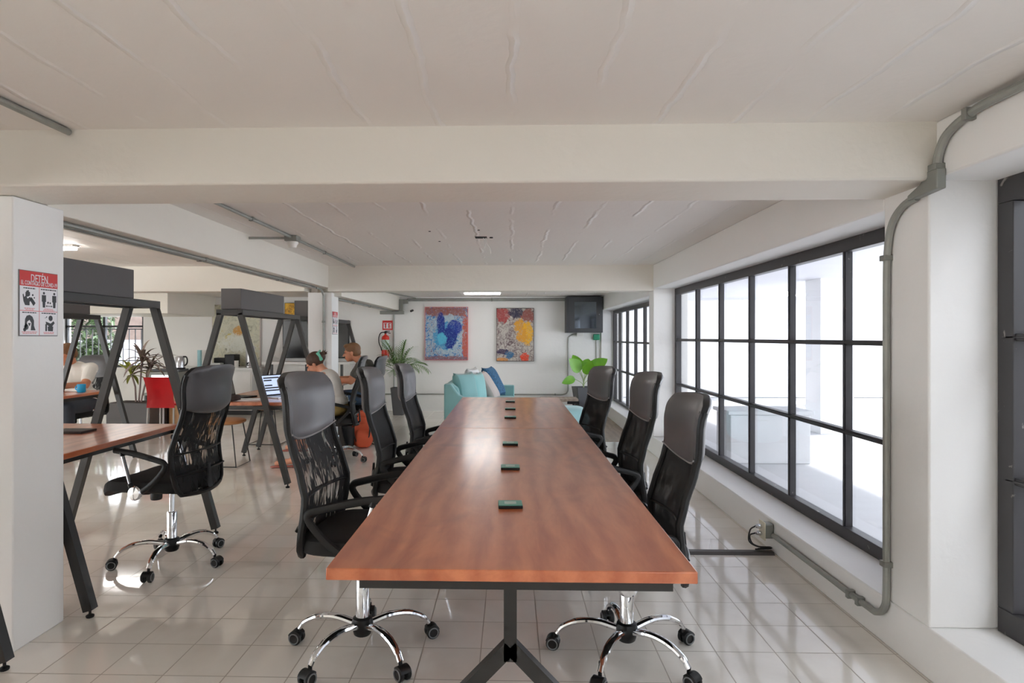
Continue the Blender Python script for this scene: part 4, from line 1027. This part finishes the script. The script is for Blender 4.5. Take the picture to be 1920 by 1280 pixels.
# red chair, pine easel boards, stools
t = thing('red_chair', 'red moulded plastic chair with silver legs, seen from behind', 'chair', (-4.56, 8.25, 0), R(180))
g = MB(); n = 12; vs = []; fs = []
for side in (0, .012):
    for j in range(n+1):
        for i in range(n+1):
            u = -1+2*i/n; v = j/n; vs.append((u*(.185+.015*v-.02*math.sin(PI*v)), -(-.20-.05*v*v)-.03*u*u*0+side+.035*(1-u*u)*.6, .40+.40*v))
for o_ in (0, (n+1)**2): fs += [(o_+j*(n+1)+i, o_+j*(n+1)+i+1, o_+(j+1)*(n+1)+i+1, o_+(j+1)*(n+1)+i) for j in range(n) for i in range(n)]
N_ = (n+1)**2; ring = [i for i in range(n+1)]+[(j*(n+1)+n) for j in range(1, n+1)]+[n*(n+1)+i for i in range(n-1, -1, -1)]+[j*(n+1) for j in range(n-1, 0, -1)]
fs += [(a, b_, b_+N_, a+N_) for a, b_ in zip(ring, ring[1:]+ring[:1])]
vs = [(x, -y, z) for x, y, z in vs]
# back of the seat faces the camera: local +y points at the camera after the turn
vs = [(x, -y, z) for x, y, z in vs]
g.add(vs, fs); g.build('backrest', MT['red'], t); s_ = MB(); s_.ell((0, .02, .44), (.20, .21, .02), 24, 8, p=.4); s_.build('seat', MT['red'], t)
for x in (-.17, .17):
    for y in (-.16, .2): MB().tube([(x, y, .43), (x*1.05, y*1.1, 0)], .012, 8).build('leg', MT['silver'], t)
MB().tube([(0, .21, .43), (0, .22, 0)], .011, 8).build('leg', MT['silver'], t)
t = thing('pine_chair', 'pale pine folding chair leaning beside the red chair', 'chair', (-4.18, 8.1, 0))
for y in (-.0, .3): MB().bar((-.10, y, .68), (.10, y, 0), .025, .04).build('leg', MT['paleWood'], t)
MB().box((-.05, 0, .40), (.22, .3, .425)).build('seat', MT['paleWood'], t); MB().box((-.11, .02, .56), (-.09, .28, .68)).build('backrest', MT['paleWood'], t)
for y in (0, .3): MB().bar((.20, y, .40), (-.08, y, 0), .025, .03).build('leg', MT['paleWood'], t)
t = thing('cardboard_box', 'brown cardboard box with a pink lid behind the empty office chair', 'box', (-4.78, 9.3, 0)); MB().box((-.25, -.2, 0), (.25, .2, .52)).build('box_body', MT['paleWood'], t); MB().box((-.26, -.21, .5205), (.26, .21, .62)).build('box_lid', MT['pinkbox'], t)
def stool(x, y, rz, label):
    t = thing('stool', label, 'stool', (x, y, 0), R(rz), 'tan leather stools with black wire legs')
    MB().ell((0, 0, .452), (.20, .18, .032), 28, 10, p=.75).build('seat', MT['tan'], t)
    for s in (-1, 1):
        MB().tube([(s*.13, -.13, .43), (s*.19, -.17, .008), (s*.19, .17, .008), (s*.13, .13, .43)], .0065, 6).build('leg', MT['steel'], t)
    MB().tube([(-.19, -.17, .012), (.19, -.17, .012)], .0065, 6).build('foot_rail', MT['steel'], t)
stool(-2.95, 6.40, 0, 'tan leather stool with black wire legs, nearer of the two, by the desk leg')
stool(-3.02, 7.72, 0, 'tan leather stool with black wire legs, farther one under the desk')

# ------------------------------------------------------------------ things on the desks and on the floor
def laptop(loc, rz, label, tilt=20, w_=.33, d_=.22, lit=True):
    t = thing('laptop', label, 'laptop', loc, R(rz))
    MB().box((-w_/2, -d_/2, 0), (w_/2, d_/2, .012)).build('keyboard_base', MT['silver'] if lit else MT['bplastic'], t, bevel=.003)
    o = MB().box((-w_/2, -.004, 0), (w_/2, .004, d_)).build('lid', MT['bplastic'], t, bevel=.002); o.location = (0, d_/2, .012); o.rotation_euler = (R(-tilt), 0, 0)
    s = MB().box((-w_/2+.01, -.0055, .012), (w_/2-.01, -.0042, d_-.01)).build('screen', MT['screenw'] if lit else MT['galvbox'], o)
    g = MB()
    if lit:
        rnd = random.Random(2)
        for k in range(6):
            z = .045+.025*k
            if k == 3: continue
            g.box((-.10, -.0065, z), (-.10+rnd.uniform(.08, .2), -.0057, z+.013))
        g2 = g.build('screen_marks', MT['signink'], o)
    return t
laptop((-2.20, 5.98, .7425), 58, 'open laptop with a lit page on the desk of the woman in the cream top', 18, .26, .21)
laptop((-2.62, 5.90, .7425), 76, 'second open laptop seen from the side behind the empty office chair', 14, .32, .25, False)
t = tag(MB().ell((0, 0, .03), (.075, .06, .03), 20, 8, p=.6).build('sunglasses_case', MT['dbrown'], None, loc=(-2.52, 5.60, .7425)), 'rounded dark brown case on the desk near the laptop', 'case')
tag(MB().ell((0, 0, .02), (.025, .02, .02)).build('blue_ball', MT['navy'], None, loc=(-2.58, 5.53, .7425)), 'small blue pouch at the left edge of the woman\'s desk', 'pouch')
tag(MB().box((-.12, -.09, 0), (.12, .09, .01)).build('notebook', MT['paper'], None, bevel=.002, loc=(-2.40, 5.68, .7425), rot=(0, 0, .2)), 'open white notebook on the desk before the laptop', 'notebook')
t = thing('mug', 'bright blue mug on the far left desk', 'mug', (-4.50, 6.45, .7425)); MB().lathe([(.035, 0), (.04, .01), (.04, .085), (.036, .085), (.034, .02)], (0, 0, 0), 18).build('cup', MT['blue'], t); MB().tube(arc((-.04, 0, .045), .024, R(90), R(270), 8), .006, 6).build('handle', MT['blue'], t)
tag(MB().box((-.1, -.07, 0), (.1, .07, .02)).build('keyboard', MT['bplastic'], None, bevel=.004, loc=(-4.80, 6.4, .7425)), 'small black keyboard on the far left desk', 'keyboard')
tag(MB().box((-.08, -.06, 0), (.08, .06, .03)).build('white_box', MT['whitep'], None, bevel=.004, loc=(-4.63, 6.55, .7425)), 'white box beside the bright blue mug', 'box')
tag(MB().box((-.15, -.1, 0), (.15, .1, .02)).build('keyboard', MT['bplastic'], None, bevel=.004, loc=(-2.55, 8.1, .7425)), 'black keyboard on the desk before the man in the grey shirt', 'keyboard')
# backpack
t = thing('backpack', 'orange hiking backpack standing on the floor behind the office chairs', 'backpack', (-1.78, 7.5, 0), R(10))
g = MB(); g.ell((0, 0, .17), (.135, .11, .17), 24, 16, p=.7); g.ell((-.01, 0, .27), (.105, .095, .14), 24, 16, p=.75); g.ell((.02, -.09, .12), (.10, .06, .11), 18, 10, p=.6); g.ell((0, .0, .38), (.09, .08, .06), 18, 10, p=.7)
g.build('pack_body', MT['orange'], t)
for s in (-1, 1): MB().tube(smooth_path([(s*.05, -.10, .39), (s*.085, -.145, .30), (s*.09, -.15, .18), (s*.06, -.12, .06)], 5), .010, 6, flat=.5).build('strap', MT['bagb'], t)
MB().tube(smooth_path([(-.03, 0, .43), (0, 0, .475), (.03, 0, .43)], 5), .006, 6).build('handle', MT['bagb'], t)
MB().tube(smooth_path([(.1, -.05, .05), (.2, -.08, .02), (.28, -.02, .012), (.36, -.05, .012)], 5), .006, 6).build('loose_strap', MT['bagb'], t)
t = thing('black_bag', 'black fabric bag on the floor left of the orange backpack', 'bag', (-1.98, 7.42, 0)); g = MB(); g.ell((0, 0, .135), (.13, .09, .135), 22, 12, p=.55); g.build('bag_body', MT['bagb'], t)
MB().tube(smooth_path([(-.05, 0, .26), (-.04, 0, .33), (.04, 0, .33), (.05, 0, .26)], 5), .006, 6).build('handle', MT['black'], t)
# ------------------------------------------------------------------ garden behind the barred window
struct(MB().box((-14, YB+.2, -.1), (2, 20, 0)), 'floor', MT['outfloor'])
def bush(x, y, r, n, seed, label, z=1.0):
    t = thing('garden_bush', label, 'bush', (x, y, 0)); rnd = random.Random(seed); g = MB()
    for k in range(n):
        a, b_ = rnd.uniform(0, 2*PI), rnd.uniform(-1, 1); c = math.sqrt(1-b_*b_); q = r*(.6+.4*rnd.random())
        p = Vector((q*c*math.cos(a), q*c*math.sin(a), z+q*1.2*b_))
        d = Vector((rnd.uniform(-1, 1), rnd.uniform(-1, 1), rnd.uniform(-.6, 1)))
        g.leaf(p, d, (0, 0, 1), .16, .07, .4, 3, .2)
    g.build('foliage', MT['bush'], t, recalc=False)
    MB().tube([(0, 0, 0), (.03, 0, z*.9)], .05, 8).build('trunk', MT['cane'], t)
bush(-9.75, 13.5, 1.0, 2600, 1, 'big leafy bush outside the left half of the barred window', 1.2)
bush(-8.35, 12.3, .38, 800, 8, 'low bush outside the right half of the barred window', .85)
bush(-11.9, 15.2, .9, 1400, 2, 'leafy bush farthest left outside the barred window', 1.6)
t = thing('garden_house', 'low brownish building far outside the barred window', 'building', (-11.2, 17.5, 0)); MB().box((-1.9, 0, 0), (2.2, 1.5, 1.25)).build('house_wall', MT['outceil'], t); MB().box((-2.0, -.1, 1.2505), (2.3, 1.6, 2.4)).build('upper_wall', MT['brick'], t)
# ------------------------------------------------------------------ people
def remeshed(mb, name, m, parent, vox=.007, it=6):
    o = mb.build(name, m, None, recalc=False)
    r = o.modifiers.new('r', 'REMESH'); r.mode = 'VOXEL'; r.voxel_size = vox; r.use_smooth_shade = True
    s = o.modifiers.new('s', 'SMOOTH'); s.iterations = it; s.factor = .5
    dg = bpy.context.evaluated_depsgraph_get(); me = bpy.data.meshes.new_from_object(o.evaluated_get(dg))
    me.name = name; o.modifiers.clear(); old = o.data; o.data = me; bpy.data.meshes.remove(old)
    me.materials.clear(); me.materials.append(m)
    me.polygons.foreach_set('use_smooth', [True]*len(me.polygons)); o.parent = parent
    return o
V = Vector
def hand(g, w_, d, up, s=1.0, curl=.5, side=1):
    d = V(d).normalized(); up = V(up).normalized(); lat = d.cross(up).normalized()*side; up = lat.cross(d).normalized()*side
    w_ = V(w_); g.cap(w_, w_+d*.055*s, .024*s, .030*s); g.cap(w_+lat*.018*s+d*.02*s, w_+d*.075*s+lat*.026*s, .017*s, .016*s); g.cap(w_-lat*.018*s+d*.02*s, w_+d*.072*s-lat*.026*s, .017*s, .015*s)
    for k, (o_, L) in enumerate(((.030, .068), (.010, .078), (-.011, .072), (-.031, .055))):
        p = w_+d*.080*s+lat*o_*s; dd = d.copy()
        for j, f in enumerate((.42, .32, .26)):
            dd = (dd-up*curl*(.35+.25*j)).normalized(); q = p+dd*L*s*f; g.cap(p, q, .0088*s-.0006*j, .0084*s-.0008*j); p = q
    p = w_+d*.025*s+lat*.028*s; q = p+(d*.6+lat*.75-up*.15).normalized()*.036*s; g.cap(p, q, .0125*s, .0105*s); g.cap(q, q+(d*.9+lat*.3-up*.3).normalized()*.03*s, .0105*s, .009*s)
def head(g, c, f, up, s=1.0):
    """skull, jaw, nose, ears, neck root; f = face direction"""
    c = V(c); f = V(f).normalized(); up = V(up).normalized(); r = f.cross(up).normalized(); up = r.cross(f).normalized()
    Mx = Matrix((f, r, up)).transposed(); e = Mx.to_euler()
    P = lambda a, b, d: c+(f*a+r*b+up*d)*s
    g.ell(P(-.012, 0, .03), (.096*s, .076*s, .090*s), rot=e); g.ell(P(.02, 0, -.03), (.068*s, .060*s, .080*s), rot=e)
    g.ell(P(.055, 0, -.088), (.024*s, .026*s, .022*s), rot=e)
    g.cap(P(.084, 0, .012), P(.108, 0, -.028), .009*s, .014*s); g.ell(P(.082, 0, -.062), (.013*s, .024*s, .013*s), rot=e)
    g.ell(P(.080, .03, .022), (.012*s, .02*s, .008*s), rot=e); g.ell(P(.080, -.03, .022), (.012*s, .02*s, .008*s), rot=e)
    for b in (-1, 1): g.ell(P(-.008, b*.077, -.012), (.017*s, .008*s, .030*s), rot=e)
    return P, e
def face_bits(P, e, t, s):
    for b in (-1, 1): MB().ell(P(.0865, b*.030, .008), (.006*s, .013*s, .0065*s), 10, 8, rot=e).build('eye', MT['eye'], t)
    MB().ell(P(.0925, 0, -.062), (.005*s, .022*s, .006*s), 12, 8, rot=e).build('mouth', MT['lip'], t)

# woman, seated facing -x, bent over the desk
t = thing('person', 'person in a cream sleeveless top, hair up in a mint clip, bent over the desk', 'person', (0, 0, 0))
g = MB(); y = 6.60
hip = V((-1.86, y, .585)); chest = V((-1.925, y, .83)); neck = V((-1.985, y, .955)); hd = V((-2.075, y, 1.035))
f = V((-1, 0, -.62)); P, e = head(g, hd, f, (-.5, 0, 1), .93)
g.cap(neck, P(-.03, 0, -.05), .048, .048)
g.ell(hip, (.125, .17, .11)); g.cap(hip+V((0, 0, .02)), chest, .105, .115); g.ell(chest+V((0, 0, .02)), (.105, .16, .14), rot=(0, R(-20), 0)); g.cap(chest+V((-.02, 0, .06)), neck, .09, .055)
for s in (-1, 1):
    sh = V((-1.985, y+s*.165, .905)); el = V((-2.10, y+s*.22, .76)) if s < 0 else V((-2.12, y+s*.24, .765)); wr = V((-2.28, y+s*.10, .79))
    g.cap(chest+V((-.03, s*.08, .07)), sh, .06, .052); g.cap(sh, el, .046, .036); g.cap(el, wr, .036, .024)
    hand(g, wr, (-1, -s*.45, -.12), (0, 0, 1), .92, .4, side=s)
    hp = V((-1.88, y+s*.095, .575)); kn = V((-2.22, y+s*.12, .57)); 
    an = V((-2.20, y-.30, .10)) if s < 0 else V((-2.27, y+.16, .17)); toe = V((-2.36, y-.33, .045)) if s < 0 else V((-2.43, y+.16, .12))
    g.cap(hp, kn, .085, .058); g.cap(kn, kn.lerp(an, .35), .055, .056); g.cap(kn.lerp(an, .35), an, .055, .036); g.cap(an+V((.02, 0, -.03)), toe, .034, .026); g.cap(an+V((.0, 0, -.02)), an+V((.04, 0, -.045)), .034, .030)
body = remeshed(g, 'body', MT['skin'], t)
g = MB(); g.ell(hip+V((0, 0, .05)), (.137, .18, .10)); g.cap(hip+V((0, 0, .03)), chest, .118, .128); g.ell(chest+V((0, 0, .015)), (.118, .170, .145), rot=(0, R(-20), 0))
for s in (-1, 1): g.cap(chest+V((.04, s*.09, .04)), V((-1.97, y+s*.105, .945)), .035, .020); g.cap(chest+V((-.06, s*.09, .04)), V((-1.98, y+s*.105, .945)), .035, .020)
remeshed(g, 'tank_top', MT['topw'], t)
g = MB(); g.ell(hip+V((.0, 0, -.005)), (.142, .187, .105))
for s in (-1, 1): g.cap(V((-1.88, y+s*.095, .58)), V((-2.09, y+s*.115, .578)), .101, .088)
remeshed(g, 'shorts', MT['khaki'], t)
g = MB(); g.ell(P(-.026, 0, .042), (.098, .083, .089), rot=e); g.ell(P(-.10, 0, .035), (.05, .055, .05), rot=e)
for k in range(7): g.cap(P(-.12, 0, .05), P(-.17-.01*(k % 3), -.04+.013*k, .03+.02*(k % 4)), .012, .005)
h = remeshed(g, 'hair', MT['hairb'], t, .006, 2)
c = MB(); c.ell(P(-.10, -.045, .04), (.022, .018, .050), rot=e, p=.6); c.ell(P(-.10, .045, .04), (.022, .018, .050), rot=e, p=.6); c.tube([P(-.10, -.05, .08), P(-.13, 0, .10), P(-.10, .05, .08)], .010, 8); c.build('hair_clip', MT['clip'], h)
face_bits(P, e, t, .93)
for a, b_ in (((-2.16, y-.29, .012), (-2.39, y-.335, .012)), ((-2.23, y+.16, .085), (-2.46, y+.16, .085))):
    MB().cap(a, b_, .03, .036).build('sandal', MT['sole'], t)
for o_ in children(t):
    if o_.name.startswith('sandal'):
        zz = [v.co.z for v in o_.data.vertices]; m0 = sum(zz)/len(zz)
        for v in o_.data.vertices: v.co.z = m0+(v.co.z-m0)*.3
pn = MB().tube([(-2.35, y-.02, .83), (-2.22, y-.02, .90)], .006, 8).build('pen', MT['bplastic'], None); tag(pn, 'dark pen held up by the woman in the cream top', 'pen')

# man in a grey t-shirt, seated facing -x
t = thing('person', 'person with short ginger hair in a grey shirt and jeans, beyond the column', 'person')
g = MB(); y = 8.12
hip = V((-1.87, y, .56)); chest = V((-1.90, y, .86)); neck = V((-1.93, y, 1.0)); hd = V((-2.07, y, 1.115))
P, e = head(g, hd, (-1, -.15, -.12), (-.12, 0, 1), 1.0)
g.cap(neck, P(-.03, 0, -.05), .058, .056); g.ell(hip, (.13, .17, .11)); g.cap(hip, chest, .11, .13); g.ell(chest+V((0, 0, .02)), (.12, .19, .15)); g.cap(chest+V((0, 0, .08)), neck, .09, .06)
arms = []
for s in (-1, 1):
    sh = V((-1.90, y+s*.20, .955)); el = V((-2.02, y+s*.24, .765)); wr = V((-2.26, y+s*.12, .775)); arms.append((sh, el))
    g.cap(chest+V((0, s*.1, .07)), sh, .075, .062); g.cap(sh, el, .056, .046); g.cap(el, wr, .044, .030); hand(g, wr, (-1, -s*.3, -.05), (0, 0, 1), 1.0, .35, side=s)
    hp = V((-1.89, y+s*.1, .545)); kn = V((-2.28, y+s*.13, .54)); an = V((-2.27, y+s*.14, .10)); toe = V((-2.42, y+s*.15, .045))
    g.cap(hp, kn, .09, .064); g.cap(kn, an, .058, .040); g.cap(an+V((0, 0, -.03)), toe, .038, .032)
remeshed(g, 'body', MT['skin2'], t)
g = MB(); g.ell(hip+V((0, 0, .08)), (.15, .19, .12)); g.cap(hip+V((0, 0, .08)), chest, .13, .147); g.ell(chest+V((0, 0, .02)), (.137, .205, .162)); g.cap(chest+V((0, 0, .09)), neck+V((.01, 0, -.015)), .10, .066)
for (sh, el), s in zip(arms, (-1, 1)): g.cap(chest+V((0, s*.1, .07)), sh, .085, .074); g.cap(sh, sh.lerp(el, .58), .070, .064)
remeshed(g, 'tshirt', MT['tee'], t)
g = MB(); g.ell(hip+V((0, 0, -.01)), (.147, .186, .11))
for s in (-1, 1):
    hp = V((-1.89, y+s*.1, .545)); kn = V((-2.28, y+s*.13, .54)); an = V((-2.27, y+s*.14, .13)); g.cap(hp, kn, .102, .077); g.cap(kn, an, .072, .056)
remeshed(g, 'jeans', MT['jeans'], t)
g = MB(); g.ell(P(-.022, 0, .050), (.103, .086, .086), rot=e); g.ell(P(-.055, 0, -.0), (.066, .082, .07), rot=e); g.ell(P(.05, 0, .098), (.045, .06, .028), rot=e)
remeshed(g, 'hair', MT['hairg'], t, .006, 2); face_bits(P, e, t, 1.0)
for s in (-1, 1): MB().ell((-2.35, y+s*.145, .035), (.125, .05, .035), 18, 8, p=.7).build('shoe', MT['bplastic'], t)

# man at the far left desk, facing the camera side
t = thing('person', 'person in a pale shirt at the far left desk, partly hidden by the near column', 'person')
g = MB(); cx = -5.08; y = 7.28
hip = V((cx, y, .55)); chest = V((cx-.0, y-.10, .86)); neck = V((cx-.02, y-.14, 1.0)); hd = V((cx-.02, y-.22, 1.115))
P, e = head(g, hd, (-.25, -1, -.35), (0, -.3, 1), 1.0)
g.cap(neck, P(-.03, 0, -.05), .058, .056); g.ell(hip, (.17, .13, .11)); g.cap(hip, chest, .115, .13); g.ell(chest+V((0, 0, .02)), (.19, .12, .15)); g.cap(chest+V((0, 0, .08)), neck, .09, .06)
arms = []
for s in (-1, 1):
    sh = V((cx+s*.20, y-.12, .955)); el = V((cx+s*.25, y-.30, .775)); wr = V((cx+s*.10, y-.52, .78)); arms.append((sh, el))
    g.cap(chest+V((s*.1, 0, .07)), sh, .075, .062); g.cap(sh, el, .056, .046); g.cap(el, wr, .044, .030); hand(g, wr, (-s*.3, -1, -.05), (0, 0, 1), 1.0, .35, side=-s)
    hp = V((cx+s*.1, y-.02, .535)); kn = V((cx+s*.14, y-.42, .535)); an = V((cx+s*.14, y-.40, .10))
    g.cap(hp, kn, .09, .064); g.cap(kn, an, .058, .040); g.cap(an+V((0, 0, -.03)), an+V((0, -.15, -.055)), .038, .032)
remeshed(g, 'body', MT['skin2'], t)
g = MB(); g.ell(hip+V((0, 0, .08)), (.19, .15, .12)); g.cap(hip+V((0, 0, .08)), chest, .13, .147); g.ell(chest+V((0, 0, .02)), (.207, .137, .162)); g.cap(chest+V((0, 0, .09)), neck+V((0, 0, -.015)), .10, .066)
for (sh, el), s in zip(arms, (-1, 1)): g.cap(chest+V((s*.1, 0, .07)), sh, .085, .074); g.cap(sh, sh.lerp(el, .62), .070, .064)
remeshed(g, 'tshirt', MT['topw'], t)
g = MB(); g.ell(hip+V((0, 0, -.01)), (.186, .147, .11))
for s in (-1, 1):
    hp = V((cx+s*.1, y-.02, .535)); kn = V((cx+s*.14, y-.42, .535)); an = V((cx+s*.14, y-.40, .13)); g.cap(hp, kn, .102, .077); g.cap(kn, an, .072, .056)
remeshed(g, 'trousers', MT['pantsd'], t)
g = MB(); g.ell(P(-.022, 0, .050), (.103, .086, .086), rot=e); g.ell(P(-.055, 0, 0), (.066, .082, .07), rot=e)
remeshed(g, 'hair', MT['hairg'], t, .006, 2); face_bits(P, e, t, 1.0)
for s in (-1, 1): MB().ell((cx+s*.14, y-.48, .035), (.05, .125, .035), 18, 8, p=.7).build('shoe', MT['bplastic'], t)
